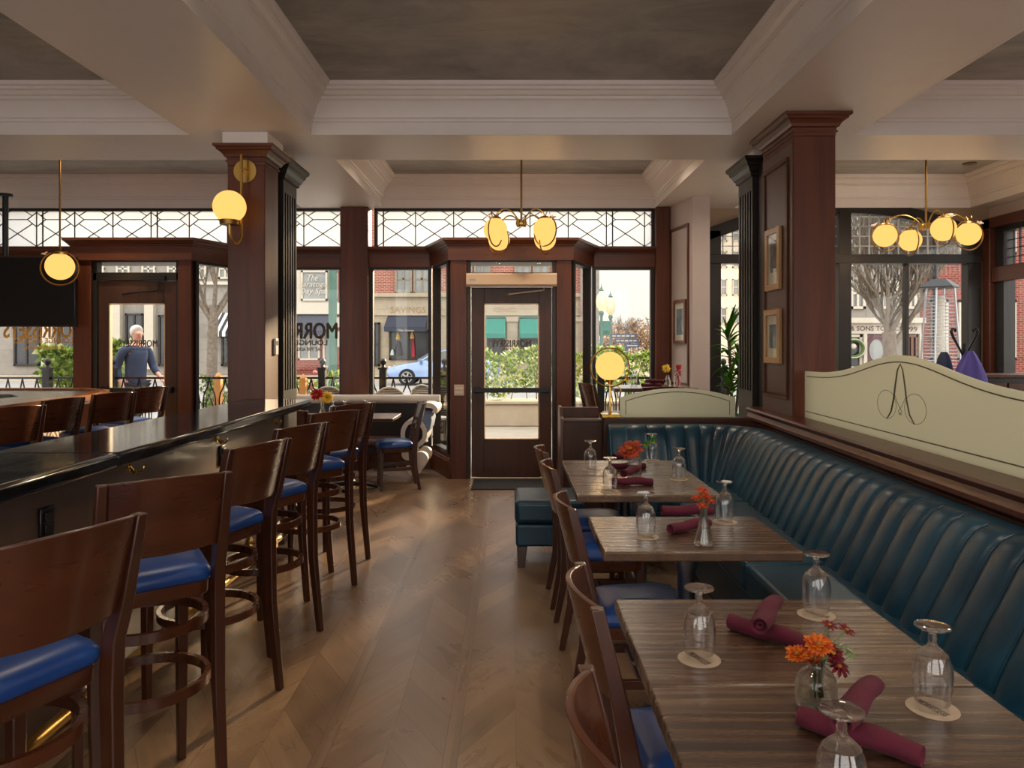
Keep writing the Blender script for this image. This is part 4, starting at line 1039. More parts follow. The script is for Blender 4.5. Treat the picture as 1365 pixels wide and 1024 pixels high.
picture('brown framed small picture on the pale stub wall', tuple(p0+a*.42+n*.001+Vector((0,0,1.76))) if False else tuple(Vector((1.88,9.05,0)).lerp(Vector((2.0,8.3,0)),.55)+Vector((-.0025,-.0004,1.75))), (Vector((2.0,8.3,0))-Vector((1.88,9.05,0))).normalized(), Vector((-.75,-.12,0)).normalized(), .36,.5,.035, M['darkf'], M['photob'], (.1,.15,0))

# ---- glasses upside down on coasters
def make_glass():
    t = thing('water_goblet', 'x', 'glass', group='upturned goblets')
    out = [(.0335,.0),(.0345,.012),(.039,.045),(.0405,.075),(.038,.1),(.031,.118),(.02,.129),(.011,.136),(.0075,.146),(.0095,.152),(.0075,.158),(.008,.166),(.016,.172),(.034,.176),(.0365,.178),(.036,.181),(.02,.182),(0,.181)]
    inn = [(0,.122),(.016,.12),(.029,.112),(.036,.096),(.0385,.075),(.037,.045),(.0325,.012),(.032,0)]
    n = 36; ring = lambda r, z: [(max(r,1e-4)*cos(2*pi*i/n),max(r,1e-4)*sin(2*pi*i/n),z) for i in range(n)]
    wall = [q for q in out if q[1] < .12]; b = MB()
    b.loft([ring(r,z) for r, z in wall]+[ring(r-.0015,z-.001) for r, z in reversed(wall)], caps=False); b.build('bowl', M['bowlg'], t, smooth=60)
    b = MB(); b.lathe([(0,.124),(.016,.122),(.0305,.1182)]+[q for q in out if q[1] > .12], n=n); b.build('stem', M['crystal'], t, smooth=60); return t

def make_coaster():
    t = thing('coaster', 'x', 'coaster', group='round paper coasters')
    b = MB(); b.disc((0,0,0),.05,.002,36); b.build('board', M['paper'], t, smooth=30)
    text_mesh('MORRISSEYS', .018, .07, (0,0,.0024), (cos(-.9),sin(-.9),0), (-sin(-.9),cos(-.9),0), M['ink'], 'print', t, depth=.0006)
    return t
g0, c0 = make_glass(), make_coaster(); TZ = .7502
gl = [(1122,1090,'nearest upturned goblet, in front of the crossed napkins at the bottom edge'),(932,879,'upturned goblet on the left side of the nearest table pair, beside crossed napkins'),
      (1088,820,'upturned goblet at the back edge of the nearest table pair'),(1243,945,'upturned goblet at the right end of the nearest table pair'),
      (861,716,'left upturned goblet on the single middle table'),(966,696,'upturned goblet right of the slim vase on the middle table'),
      (813,655,'front left upturned goblet on the far table pair'),(905,639,'front right upturned goblet on the far table pair'),
      (787,626,'back left upturned goblet on the far table pair'),(869,614,'back right upturned goblet on the far table pair, against the blue corner back')]
for i, (u, v, lab) in enumerate(gl):
    p = onz(u, v, .7505)
    c = c0 if i == 0 else dup(c0); c.location = (p.x,p.y,TZ); c.rotation_euler = (0,0,R.uniform(-.4,.4)+(0 if i in (0,1,2,3) else .3)); c['label'] = 'round paper coaster under the '+lab.split(',')[0]
    g0.scale = (.95,.95,.93); g = g0 if i == 0 else dup(g0); g.location = (p.x,p.y,TZ+.0032); g['label'] = lab
for (x, y, lab) in ((-1.82,7.62,'left upturned goblet on the dark window table'),(-1.71,7.68,'middle upturned goblet on the dark window table'),(-1.5,7.72,'right upturned goblet on the dark window table'),
                    (1.3,8.0,'upturned goblet on the high table behind the lamp'),(1.74,7.9,'upturned goblet by the yellow posy on the high table')):
    dup(g0, (x,y,TZ if x < 0 else 1.0505), label=lab)

# ---- rolled napkins, laid crosswise
def make_napkin():
    t = thing('napkin_roll', 'x', 'napkin', group='rolled burgundy napkins'); b = MB(); rings = []; n = 22
    for k in range(17):
        u = -1+2*k/16; q = []
        for i in range(n):
            a = 2*pi*i/n; r = .0215*(1+.09*sin(a*1+u*3)+.05*sin(2*a-u*4))*(1 if abs(u) < .97 else .93)
            q.append((u*.108, r*cos(a)*1.05, .0205+r*sin(a)*.93+.002*sin(u*5)))
        rings.append(q)
    b.loft(rings, caps=False)
    for s in (-1,1):                                  # rolled-up end: a spiral of cloth going in
        q = rings[0] if s < 0 else rings[-1]; c = Vector((s*.108,0,.0205))
        b.loft([[Vector(p) for p in q],[c+(Vector(p)-c)*.8+Vector((-s*.002,0,0)) for p in q],[c+(Vector(p)-c)*.62+Vector((-s*.016,0,0)) for p in q],[c+(Vector(p)-c)*.45+Vector((-s*.004,0,0)) for p in q],[c+(Vector(p)-c)*.1+Vector((-s*.012,0,0)) for p in q]], caps=False)
    b.build('rolled_cloth', M['napkin'], t, smooth=60)
    b = MB(); b.tube([(-.1,.021,.028),(-.03,.0235,.027),(.05,.0225,.026),(.1,.0215,.024)], .0022, 6); b.build('hem', M['napkin'], t)
    return t
n0 = make_napkin(); first = True
def napkin(p, ang, up, lab, z=TZ):
    global first
    o = n0 if first else dup(n0); first = False
    o.location = (p[0],p[1],z+(.0405 if up else 0)); o.rotation_euler = (0,radians(-9 if up else 0)*0+(radians(13) if up else 0)*0,ang); o['label'] = lab
def line_ang(u0,v0,u1,v1): q = onz(u1,v1,.77)-onz(u0,v0,.77); return atan2(q.y,q.x), (onz(u0,v0,.77)+onz(u1,v1,.77))/2
for up, q, lab in ((0,(985,832,1068,856),'lower burgundy napkin roll of the crossed pair on the back of the nearest tables'),(1,(1006,868,1038,812),'upper burgundy napkin roll of the crossed pair on the back of the nearest tables'),
                   (0,(1070,956,1225,1005),'lower burgundy napkin roll of the crossed pair beside the nearest goblet'),(1,(1128,985,1158,945),'upper burgundy napkin roll crossing behind the nearest goblet'),
                   (0,(892,706,945,696),'front burgundy napkin roll behind the slim vase on the middle table'),(1,(888,694,944,693),'rear burgundy napkin roll behind the slim vase on the middle table'),
                   (0,(822,642,864,642),'lower burgundy napkin roll at the front of the far table pair'),(1,(822,646,858,630),'upper slanting burgundy napkin roll at the front of the far table pair'),
                   (0,(824,622,850,621),'lower burgundy napkin roll behind the orange flower on the far tables'),(1,(818,618,848,613),'upper burgundy napkin roll behind the orange flower on the far tables')):
    a, m_ = line_ang(*q); napkin(m_, a, up, lab)
napkin((1.44,7.75), .3, 0, 'burgundy napkin roll on the high table by the stub wall', 1.0505); napkin((1.48,7.74), 2.4, 1, 'burgundy napkin roll lying across another on the high table', 1.0505)
napkin((-1.62,7.62), .2, 0, 'burgundy napkin roll among the goblets on the dark window table')

# ---- vases and flowers
def vase(label, p, out, water, wz, name='flower_vase'):
    t = thing(name, label, 'vase', (p[0],p[1],p[2] if len(p) > 2 and p[2] > 1 else TZ)); n = 28; b = MB()
    ring = lambda r, z: [(r*cos(2*pi*i/n),r*sin(2*pi*i/n),z) for i in range(n)]
    inn = [(max(r-.0025,.001),max(z,.006)) for r, z in reversed(out)]
    b.loft([ring(.001,0)]+[ring(r,z) for r, z in out]+[ring(r,z) for r, z in inn]+[ring(.001,.006)], caps=False); b.build('glass_body', M['crystal'], t, smooth=60)
    if water:
        w = [(max(r-.0035,.001),z) for r, z in out if z < wz]; b = MB(); b.lathe([(0,.007)]+[(r,max(z,.007)) for r, z in w]+[(w[-1][0],wz),(0,wz)], n=28); b.build('water', M['water'], t, smooth=30)
    return t
MATP = {}
def petal_mat(nm, c1, c2):
    if nm not in MATP: MATP[nm] = mat_leaves(nm, [(0,lin(c1)),(1,lin(c2))], .25)
    return MATP[nm]
def flower(label, base, head, r, mat, cmat, layers=3, n=16, up=None, group='cut flowers', droop=0.0, neck=0.0):
    base = Vector(base); head = Vector(head); t = thing('flower', label, 'flower', base, group=group); h = head-base
    upv = Vector(up).normalized() if up is not None else (h.normalized()+Vector((0,-.5,.2))).normalized()
    b = MB(); b.tube([(h.x*.12,h.y*.12,0), (h.x*.05,h.y*.05,neck*.5), (h.x*.1,h.y*.1,neck), (h.x*.55,h.y*.55,neck+(h.z-neck)*.62), h] if neck else [(0,0,0), h*.3+Vector((0,0,h.z*.06)), h*.65+Vector((0,0,h.z*.04)), h], .0016, 6); b.build('stem', M['stem'], t)
    e = upv.orthogonal().normalized(); g = upv.cross(e); b = MB()
    for l in range(layers):
        for k in range(n-l*2):
            a = 2*pi*(k+.5*l+R.uniform(-.2,.2))/(n-l*2); d = e*cos(a)+g*sin(a); s = d.cross(upv)
            ln = r*(1-.2*l)*R.uniform(.85,1.1); lift = .12+.32*l+R.uniform(-.06,.06); w = ln*.13
            rows = []
            for q, x, wq in ((.08,0,.5),(.45,.1,1.0),(.8,.04,1.0),(1.0,-.1-droop,.35)):
                c = h+d*ln*q*cos(lift)+upv*(ln*q*sin(lift)+x*ln*.3)
                rows.append([c-s*w*wq+upv*w*.4, c, c+s*w*wq+upv*w*.4])
            b.grid(rows)
    o = b.build('petals', mat, t, smooth=60, fix=False); sm = o.modifiers.new('thick','SOLIDIFY'); sm.thickness = r*.02
    b = MB(); b.sphere(h+upv*r*.12, r*.22, 12, 8, .7); b.build('flower_centre', cmat, t)
    return t
pm_o = petal_mat('orange_petals',(190,60,16),(240,140,40)); pm_d = petal_mat('deep_red_petals',(84,10,26),(136,22,40)); pm_r = petal_mat('vermilion_petals',(196,52,28),(226,92,48)); pm_y = petal_mat('yellow_petals',(230,190,40),(250,220,90)); pm_g = petal_mat('coral_petals',(170,58,30),(204,90,52))
cen = plain('flower_disc', (160,120,30), .8); cend = plain('dark_flower_disc', (150,96,30), .8)
vp = onz(1088,942,.75)
v1 = vase('round clear glass vase with chrysanthemums on the nearest tables', vp, [(.037,.0),(.041,.006),(.0415,.045),(.039,.06),(.031,.073),(.019,.081),(.016,.088),(.018,.098)], True, .052)
vz = TZ+.02
def fl(du, dv, r, mat, c, lab, n=16, layers=3, sx=0, **k):   # head placed by picture offset from the vase base at its depth
    hd = Vector((vp.x+(du)/F*vp.y, vp.y+R.uniform(-.02,.02), TZ+(-dv)/F*vp.y)); flower(lab, (vp.x+sx,vp.y,vz), hd, r, mat, c, layers, n, group='chrysanthemums in the round vase', neck=.072, **k)
fl(-2,-86,.030,pm_o,cend,'largest orange chrysanthemum on top of the round vase',20,3,-.004)
fl(-22,-66,.026,pm_o,cen,'orange yellow chrysanthemum at the left of the round vase',18,3,-.006)
fl(-4,-62,.022,petal_mat('flame_petals',(200,50,20),(230,100,30)),cen,'flame orange chrysanthemum low in the middle of the round vase',16,3,.0)
fl(18,-74,.024,pm_d,cen,'deep red chrysanthemum with yellow eye right of the orange ones',14,2,.004)
fl(26,-56,.026,pm_d,cend,'deep red chrysanthemum hanging low at the right of the round vase',14,2,.006,droop=.3)
fl(22,-104,.018,pm_d,cend,'small deep red bloom standing tallest above the round vase',11,1,.003)
fl(44,-98,.020,pm_d,cend,'small deep red bloom leaning furthest right over the round vase',11,1,.007)
t = thing('leaf_sprig', 'pale green sprig trailing to the right out of the round vase', 'leaf sprig', (vp.x+.004,vp.y+.004,vz))
b = MB(); P = [(0,0,0),(.01,0,.06),(.03,0,.1),(.055,-.005,.105),(.075,-.01,.085)]; b.tube(P, .0015, 5); b.build('stem', M['stem'], t)
b = MB()
for i in range(26):
    u = R.uniform(.3,1)*3.99; k = int(u); c = Vector(P[k]).lerp(Vector(P[k+1]), u-k); d = Vector((R.uniform(-1,1),R.uniform(-1,1),R.uniform(-.6,.6))).normalized(); s = d.orthogonal().normalized(); l = R.uniform(.012,.024)
    b.grid([[c,c,c],[c+d*l*.5-s*l*.14,c+d*l*.5,c+d*l*.5+s*l*.14],[c+d*l,c+d*l,c+d*l]])
b.build('leaves', mat_leaves('pale_sprig_leaves',[(0,lin((96,130,70))),(1,lin((170,180,140)))],.3), t, fix=False)
v2p = onz(938,726,.75)
vase('slim ribbed glass vase with small orange flowers on the middle table', v2p, [(.034,.0),(.0365,.006),(.034,.02),(.024,.06),(.0155,.09),(.013,.11),(.0155,.132)], True, .07)
for i, (du, dv, lab) in enumerate(((-9,-61,'left'),(-3,-53,'low middle'),(4,-63,'upper right'),(9,-57,'right'),(-1,-66,'upper middle'),(-3,-73,'topmost'))):
    hd = Vector((v2p.x+du/F*v2p.y, v2p.y+R.uniform(-.015,.015), TZ-dv/F*v2p.y)); flower('small vermilion flower, the %s one in the slim vase' % lab, (v2p.x+du*.0001,v2p.y,TZ+.015), hd, .022, pm_r, cen, 2, 10, group='small flowers in the slim vase', neck=.095)
v3p = onz(846,630,.75)
vase('plain glass tumbler vase with one big orange flower on the far tables', v3p, [(.036,.0),(.04,.005),(.042,.06),(.043,.085)], True, .05)
flower('big orange gerbera with drooping petals in the tumbler vase', (v3p.x,v3p.y,TZ+.015), (v3p.x-.025,v3p.y-.02,TZ+.135), .08, pm_g, cen, 3, 22, (-.35,-.45,.8), 'cut flowers', .5)
t = thing('leaf_sprig', 'small green leaf sprig right of the big orange gerbera', 'leaf sprig', (v3p.x+.01,v3p.y,TZ+.02))
b = MB(); b.tube([(0,0,0),(.03,0,.1),(.09,.02,.17)], .002, 5); b.build('stem', M['stem'], t); b = MB()
for i in range(18):
    c = Vector((.03,0,.1)).lerp(Vector((.11,.02,.18)), R.random()); d = Vector((R.uniform(-1,1),R.uniform(-1,1),R.uniform(-.5,1))).normalized(); s = d.orthogonal().normalized(); l = .03
    b.grid([[c,c,c],[c+d*l*.5-s*l*.25,c+d*l*.5,c+d*l*.5+s*l*.25],[c+d*l,c+d*l,c+d*l]])
b.build('leaves', M['leafdark'], t, fix=False)
v4 = (-1.92,7.6)
vase('clear bud vase with red and yellow flowers on the dark window table', v4, [(.034,.0),(.036,.006),(.032,.03),(.018,.09),(.015,.13),(.018,.16)], True, .08)
flower('red bloom in the bud vase on the window table', (v4[0],v4[1],TZ+.02), (v4[0]-.05,v4[1]-.02,TZ+.23), .07, petal_mat('crimson_petals',(170,20,30),(210,50,40)), cen, 3, 16, (0,-1,.5), 'flowers on the window table')
flower('yellow bloom in the bud vase on the window table', (v4[0],v4[1],TZ+.02), (v4[0]+.05,v4[1]-.02,TZ+.2), .07, pm_y, cen, 3, 16, (.2,-1,.5), 'flowers on the window table')
v5 = (1.66,8.0,1.0505)
vase('small clear vase with a yellow posy on the high table', v5, [(.03,.0),(.036,.006),(.036,.05),(.018,.09),(.016,.11)], True, .05)
flower('yellow posy bloom in the small vase on the high table', (v5[0],v5[1],v5[2]+.02), (v5[0]-.02,v5[1]-.02,v5[2]+.18), .05, pm_y, cen, 3, 14, (0,-1,.4), 'cut flowers')
t = thing('candle_holder', 'tall red ribbed candle holder on the high table against the stub wall', 'candle holder', (1.80,8.1,1.0505))
b = MB(); b.lathe([(0,0),(.028,0)]+[(.03 if i % 2 else .025, .01+i*.02) for i in range(10)]+[(.03,.22),(.026,.22),(.024,.2),(0,.2)], n=20); b.build('holder', M['red'], t, smooth=50)

# ---- potted dracaena behind the stub wall
t = thing('potted_dracaena', 'tall potted dracaena with arching green leaves beside the stub wall', 'plant', (2.5,8.6,0))
b = MB(); b.lathe([(0,0),(.15,0),(.19,.4),(.2,.42),(.17,.42),(.165,.38),(0,.38)], n=28); b.build('pot', M['pot'], t)
b = MB(); canes = [[(0,0,.38),(.02,.0,1.0),(-.02,.0,1.62)],[(.05,.04,.38),(.1,.04,.9),(.12,.02,1.35)],[(-.05,-.03,.38),(-.06,-.06,.8),(-.02,-.08,1.1)]]
for c in canes: b.tube(c, .018, 8)
b.build('cane', M['bark'], t); b = MB()
for ci, c in enumerate(canes):
    tp = Vector(c[-1])
    for i in range(46):
        k = R.random(); o = tp-Vector((0,0,k*.45)); a = R.uniform(0,2*pi); el = radians(75-k*70+R.uniform(-12,12)); L = R.uniform(.28,.44)*(.62 if cos(a) < -.1 else 1)*(.85 if sin(a) > .3 else 1)
        d = Vector((cos(a)*cos(el),sin(a)*cos(el),sin(el))); s = Vector((-sin(a),cos(a),0)); rows = []; p = o; v = d.copy()
        for q in range(7):
            w = .021*sin(pi*min(.97,(q+.6)/6.6))**.7; up = s.cross(v).normalized()
            rows.append([p-s*w+up*w*.35, p.copy(), p+s*w+up*w*.35]); p = p+v*L/6; v = (v+Vector((0,0,-.21-.12*k))).normalized()
        b.grid(rows)
o = b.build('foliage', M['leafdark'], t, smooth=60, fix=False); sm = o.modifiers.new('thick','SOLIDIFY'); sm.thickness = .002

# ---- coat stand with a violet coat, far right
t = thing('coat_stand', 'black iron coat stand with curled hooks in front of the right window', 'coat stand', (4.22,7.0,0))
b = MB(); b.tube([(0,0,.05),(0,0,1.5)], .016, 10); b.build('pole', M['iron'], t)
for k in range(4):
    a = k*pi/2+.3; d = Vector((cos(a),sin(a),0))
    b = MB(); b.tube([Vector((0,0,1.36)), d*.06+Vector((0,0,1.46)), d*.12+Vector((0,0,1.55)), d*.15+Vector((0,0,1.61)), d*.135+Vector((0,0,1.64)), d*.105+Vector((0,0,1.635)), d*.1+Vector((0,0,1.61))], .008, 8); b.build('hook', M['iron'], t)
    b = MB(); b.tube([Vector((0,0,.22)), d*.1+Vector((0,0,.14)), d*.22+Vector((0,0,.02)), d*.27+Vector((0,0,.01))], .01, 8); b.build('foot', M['iron'], t)
t = thing('coat', 'violet coat hanging on the coat stand', 'coat', (4.22,6.93,0))
b = MB(); rings = []
for z, w, d in ((1.43,.02,.02),(1.39,.05,.04),(1.3,.1,.07),(1.18,.15,.09),(1.0,.17,.1),(.8,.18,.11),(.62,.19,.12)):
    rings.append([((w+.014*sin(7*a_))*cos(a_), -.02+(d+.01*sin(5*a_+1))*sin(a_), z) for a_ in [2*pi*i/36 for i in range(36)]])
b.loft(rings); b.build('cloth', M['purple'], t, smooth=60)
t = thing('coat', 'dark navy coat hanging behind the violet coat', 'coat', (4.1,7.12,0))
b = MB(); b.loft([[((w+.012*sin(6*a_))*cos(a_), (d+.008*sin(5*a_))*sin(a_), z) for a_ in [2*pi*i/30 for i in range(30)]] for z, w, d in ((1.42,.02,.02),(1.36,.05,.05),(1.2,.09,.07),(.9,.11,.08),(.65,.12,.08))]); b.build('cloth', M['navyw'], t, smooth=60)
t = thing('sideboard', 'dark wooden sideboard near the coat stand, showing just over the tall glass divider', 'sideboard', (4.75,7.4,0))
b = MB(); b.box(-.35,.35,-.2,.2,.1,1.17); b.build('body', M['stain'], t, bevel=.004); b = MB(); b.box(-.38,.38,-.22,.22,1.171,1.2); b.build('top', M['dark_z'], t, bevel=.004)
b = MB(); b.box(-.33,.33,-.18,.18,0,.1); b.build('plinth', M['stain'], t)
for s in (-1,1):
    b = MB(); b.box(s*.17-.16,s*.17+.16,-.215,-.2005,.14,1.12); dd = b.build('door', M['dark_z'], t, bevel=.003); b = MB(); b.sphere((s*.03,-.225,.7),.012,10,6); b.build('knob', M['brass_d'], dd)
# ---- one visible recessed light
t = thing('recessed_downlight', 'small dark recessed downlight in the far right ceiling coffer', 'downlight', (5.05,8.28,CEIL))
b = MB(); b.lathe([(.035,-.001),(.07,-.001),(.072,-.008),(.04,-.006)], n=24); b.build('trim_ring', M['brass_d'], t); b = MB(); b.disc((0,0,-.004),.036,.003,20); b.build('lens', M['blackp'], t)
# ================================================================== THE STREET OUTSIDE
b = MB(); b.box(-30,30,9.17,15.2,-.3,-.002); struct(b.build('patio_paving', M['pave'], smooth=0), 'pale paving outside the windows')
b = MB(); b.box(-60,60,15.2,33,-.3,-.14); struct(b.build('street', M['asph'], smooth=0), 'grey street')
b = MB(); b.box(-60,60,33,70,-.3,-.02); struct(b.build('far_pavement', M['conc'], smooth=0), 'pavement across the street')
YF = 36.0
fx = lambda u, Y=YF: (u-CX)/F*Y
fz = lambda v, Y=YF: CH+(HY-v)/F*Y
def fbox(nm, mat, par, u0, u1, v0, v1, d0, d1, Y=YF, smooth=0, bevel=0):   # facade element given by picture corners at the facade plane; depth d0..d1 in front of it
    b = MB(); b.box(fx(u0,Y),fx(u1,Y),Y-d1,Y-d0,fz(v1,Y),fz(v0,Y)); return b.build(nm, mat, par, smooth=smooth, bevel=bevel)
def fwin(par, u0, u1, v0, v1, fm, gm, mull=1, rail=1, Y=YF, nm='window'):
    x0,x1,z0,z1 = fx(u0,Y),fx(u1,Y),fz(v1,Y),fz(v0,Y); b = MB(); w = .09
    b.box(x0,x0+w,Y-.12,Y-.0,z0,z1); b.box(x1-w,x1,Y-.12,Y,z0,z1); b.box(x0,x1,Y-.12,Y,z0,z0+w); b.box(x0,x1,Y-.12,Y,z1-w,z1)
    for i in range(mull): xm = x0+(x1-x0)*(i+1)/(mull+1); b.box(xm-.04,xm+.04,Y-.1,Y,z0,z1)
    for i in range(rail): zm = z0+(z1-z0)*(i+1)/(rail+1); b.box(x0,x1,Y-.1,Y,zm-.04,zm+.04)
    f = b.build(nm, fm, par, smooth=0); b = MB(); b.box(x0+.03,x1-.03,Y-.05,Y-.02,z0+.03,z1-.03); b.build('pane', gm, f, smooth=0); return f
def awning(par, u0, u1, v0, v1, mat, out=1.1, Y=YF, val=.22):
    x0,x1,z0,z1 = fx(u0,Y),fx(u1,Y),fz(v1,Y),fz(v0,Y); b = MB()
    b.extrude([(0,z1-.04),(0,z1),(-out,z0+val),(-out,z0),(-out+.02,z0),(-out+.02,z0+val-.03)], (x0,Y-.001,0), (0,1,0), (0,0,1), (x1-x0,0,0))
    for x in (x0,x1-.012): b.extrude([(0,z1-.04),(-out+.02,z0+val-.03),(-out+.02,z0),(0,z0)], (x,Y-.001,0), (0,1,0), (0,0,1), (.012,0,0))
    return b.build('awning', mat, par, smooth=0)
# stone bank building across the street, middle
A = thing('building', 'stone bank building with brick upper floor and green and navy awnings across the street', 'building', (0,0,0))
x0, x1 = fx(458), fx(798)
b = MB(); b.box(x0,x1,YF,YF+9,-.05,fz(395)); b.build('ground_floor_wall', M['stone'], A, smooth=0)
b = MB(); b.box(x0,x1,YF,YF+9,fz(395),11.5); b.build('upper_wall', M['brick'], A, smooth=0)
fbox('string_course', M['stone'], A, 459, 797, 391, 396, .0, .22); fbox('string_course', M['stone'], A, 459, 797, 418, 420.5, .0, .1)
b = MB(); b.box(x0,x1,YF-.4,YF,11,11.5); b.build('roof_cornice', M['creamt'], A, smooth=0)
for u0,u1 in ((527,549.5),(551.5,574),(608,630),(632,654),(686,708),(710,732)): fwin(A,u0,u1,352,392,M['brick'] if u0 < 1 else plain('weathered_green_frame',(126,116,100),.7) if u0 == 527 else bpy.data.materials['weathered_green_frame'],M['lglass'],1,1)
for u0,u1 in ((530,572),(610,652),(688,730)): fwin(A,u0,u1,250,318,bpy.data.materials['weathered_green_frame'],M['lglass'],1,1)
for u0,u1 in ((531,545),(553,569)):
    b = MB()
    for s in (0,1): 
        xa = fx(u0)+(fx(u1)-fx(u0))*(s*.72); b.box(xa,xa+.18,YF-.019,YF-.005,fz(389),fz(364))
    b.build('curtain', M['creamt'], A, smooth=0)
fwin(A,498,507,430,488,M['stain'],M['dglass'],0,1,nm='door')
sw_ = fwin(A,519,572,440,480,M['stain'],M['dglass'],1,0,nm='shop_window')
for i,(u0,u1,v0,v1,c) in enumerate(((527,537,455,475,(40,36,44)),(549,554,450,476,(150,40,56)),(528,535,444,453,(206,170,90)),(547,553,443,452,(226,170,110)),(521,527,466,474,(170,180,180)))):
    b = MB(); b.lathe([(0,0),(.5*(fx(u1)-fx(u0)),.02),(.4*(fx(u1)-fx(u0)),.5*(fz(v0)-fz(v1))),(.2*(fx(u1)-fx(u0)),fz(v0)-fz(v1)),(0,fz(v0)-fz(v1))], (fx((u0+u1)/2),YF-.2,fz(v1)), 14); b.build('window_display', plain('display_cloth',c,.8), sw_)
aw = awning(A,517,570,421,442.5,M['awn_b']); text_mesh('The Grove', .1, .75, (fx(545),YF-1.106,fz(441)), (1,0,0), (0,0,1), M['creamt'], 'lettering', aw)
text_mesh('SAVINGS', .3, 1.7, (fx(544),YF-.004,fz(413)), (1,0,0), (0,0,1), plain('tan_carved_letter',(146,122,92),.8), 'lettering', A, depth=.03)
text_mesh('ONO', .22, 1.1, (fx(673),YF-.004,fz(413)), (1,0,0), (0,0,1), bpy.data.materials['tan_carved_letter'], 'lettering', A, depth=.03)
for u0,u1 in ((649,673),(693,719),(740,762)):
    fwin(A,u0,u1,424,482,M['stain'],M['dglass'],0,1,nm='shop_window'); awning(A,u0-.5,u1+.5,422,451,M['awn_g'],.9)
for u0,u1 in ((676,690),(624,638),(724,736),(766,780)): fbox('pilaster',M['stone'],A,u0,u1,424,492,0,.2); fbox('pilaster_capital',M['stone'],A,u0-1,u1+1,423,429,0,.3)
b = MB(); b.box(x1-.9,x1,YF-.25,YF,-.05,11.5); b.build('corner_pier', M['stoneg'], A, smooth=0)
awning(A,797.5,812,428,447,plain('green_canvas_side',(30,92,76),.8),1.2,YF+1)
# cream shop building next to it
B_ = thing('building', 'cream trimmed shop building with a lettered upstairs window across the street', 'building', (0,0,0))
b = MB(); b.box(fx(385),fx(457.5),YF,YF+9,-.05,11.2); b.build('wall', M['brickd'], B_, smooth=0)
fbox('upper_bay', M['creamt'], B_, 392, 451, 350, 404, 0, .12)
wB = fwin(B_,402,437,361,401,M['creamt'],M['lglass'],0,0,YF-.12); fwin(B_,439.5,450,361,401,M['creamt'],M['lglass'],0,0,YF-.12)
for s_,v,h,w_ in (('The',371,.3,.5),('Saratoga',380.5,.34,1.3),('Day Spa',389.5,.34,1.25)): text_mesh(s_, h, w_, (fx(419),YF-.28,fz(v)), (1,0,0), (0,0,1), M['creamt'], 'lettering', wB, shear=.3, depth=.01)
fbox('shop_fascia', M['creamt'], B_, 388, 457, 404, 419, 0, .2)
for u0,u1 in ((398,427),(431,446)): fwin(B_,u0,u1,432,480 if u0 < 420 else 490,M['creamt'],M['lglass'],1 if u0 < 420 else 0,0,nm='shop_window')
fbox('stall_riser', M['brickd'], B_, 394, 429, 480, 493, 0, .1)
awning(B_,396,448,419,447,M['awn_b'],1.0); fbox('roof_cornice', M['creamt'], B_, 385, 457.5, 176, 186, 0, .4)
# grey stone building, left
G = thing('building', 'long grey stone building with a striped awning, seen through the left door', 'building', (0,0,0))
b = MB(); b.box(-40,fx(384.5),YF,YF+9,-.05,11); b.build('wall', M['stoneg'], G, smooth=0)
for u0 in range(20,380,34):
    fwin(G,u0,u0+18,345,372,M['creamt'],M['lglass'],1,1); fwin(G,u0,u0+18,270,312,M['creamt'],M['lglass'],1,1)
for u0,u1 in ((148,164),(196,208),(60,74),(238,252),(318,332)): fbox('pilaster',M['creamt'],G,u0,u1,380,492,0,.3)
for u0,u1,v0 in ((168,192,418),(78,120,420),(212,232,420),(296,312,448),(20,54,420),(340,360,430)): fwin(G,u0,u1,v0,488,M['stain'],M['dglass'],1,0,nm='shop_window')
awning(G,290,314,417,449,M['awn_s'],1.2); fbox('string_course',M['creamt'],G,-440,384,376,380,0,.25); fbox('roof_cornice', M['creamt'], G, -440, 384, 188, 197, 0, .4)
# right: white tobacconist front, brick building, far cream building
YD_ = 26.0
D = thing('building', 'white shop front with signboard and burgundy door behind the right bare tree', 'building', (0,0,0))
b = MB(); b.box(fx(1082,YD_),fx(1226,YD_),YD_,YD_+8,-.05,8.5); b.build('wall', M['stoneg'], D, smooth=0)
kw = dict(Y=YD_)
fbox('signboard', M['creamt'], D, 1084, 1225, 431, 445, 0, .16, **kw); fbox('shop_cornice', M['creamt'], D, 1083, 1226, 424, 431, 0, .4, **kw)
text_mesh('JAMES & SONS TOBACCO', .2, 2.75, (fx(1156,YD_),YD_-.165,fz(439,YD_)), (1,0,0), (0,0,1), M['ink'], 'lettering', D, bold=.012); text_mesh('99', .17, .28, (fx(1214,YD_),YD_-.165,fz(439,YD_)), (1,0,0), (0,0,1), M['ink'], 'lettering', D, bold=.01)
wD = fwin(D,1122,1147.5,446,492,M['creamt'],M['dglass'],0,0,YD_,'shop_window'); fwin(D,1206,1222,446,478,M['darkf'],M['dglass'],1,0,YD_,'shop_window')
b = MB(); b.tube([(fx(1134,YD_)+.36*cos(a_),YD_-.2,fz(464.5,YD_)+.3*sin(a_)) for a_ in [2*pi*i/28 for i in range(28)]], .07, 8, closed=True); b.build('wreath', M['hedged'], wD); b = MB(); b.tube([(fx(1134,YD_)+.38*cos(a_),YD_-.26,fz(464.5,YD_)+.32*sin(a_)) for a_ in [2*pi*i/28 for i in range(28)]], .02, 6, closed=True); b.sphere((fx(1134,YD_),YD_-.2,fz(462,YD_)),.1); b.build('ribbon', M['creamt'], wD)
for u0,u1 in ((1148,1152.5),(1186,1191),(1222,1226),(1116,1121)): fbox('pilaster', M['creamt'], D, u0, u1, 445, 500, 0, .2, **kw)
dr = fbox('door', plain('burgundy_door',(92,56,62),.5), D, 1153, 1185.5, 445.5, 498, 0, .08, **kw)
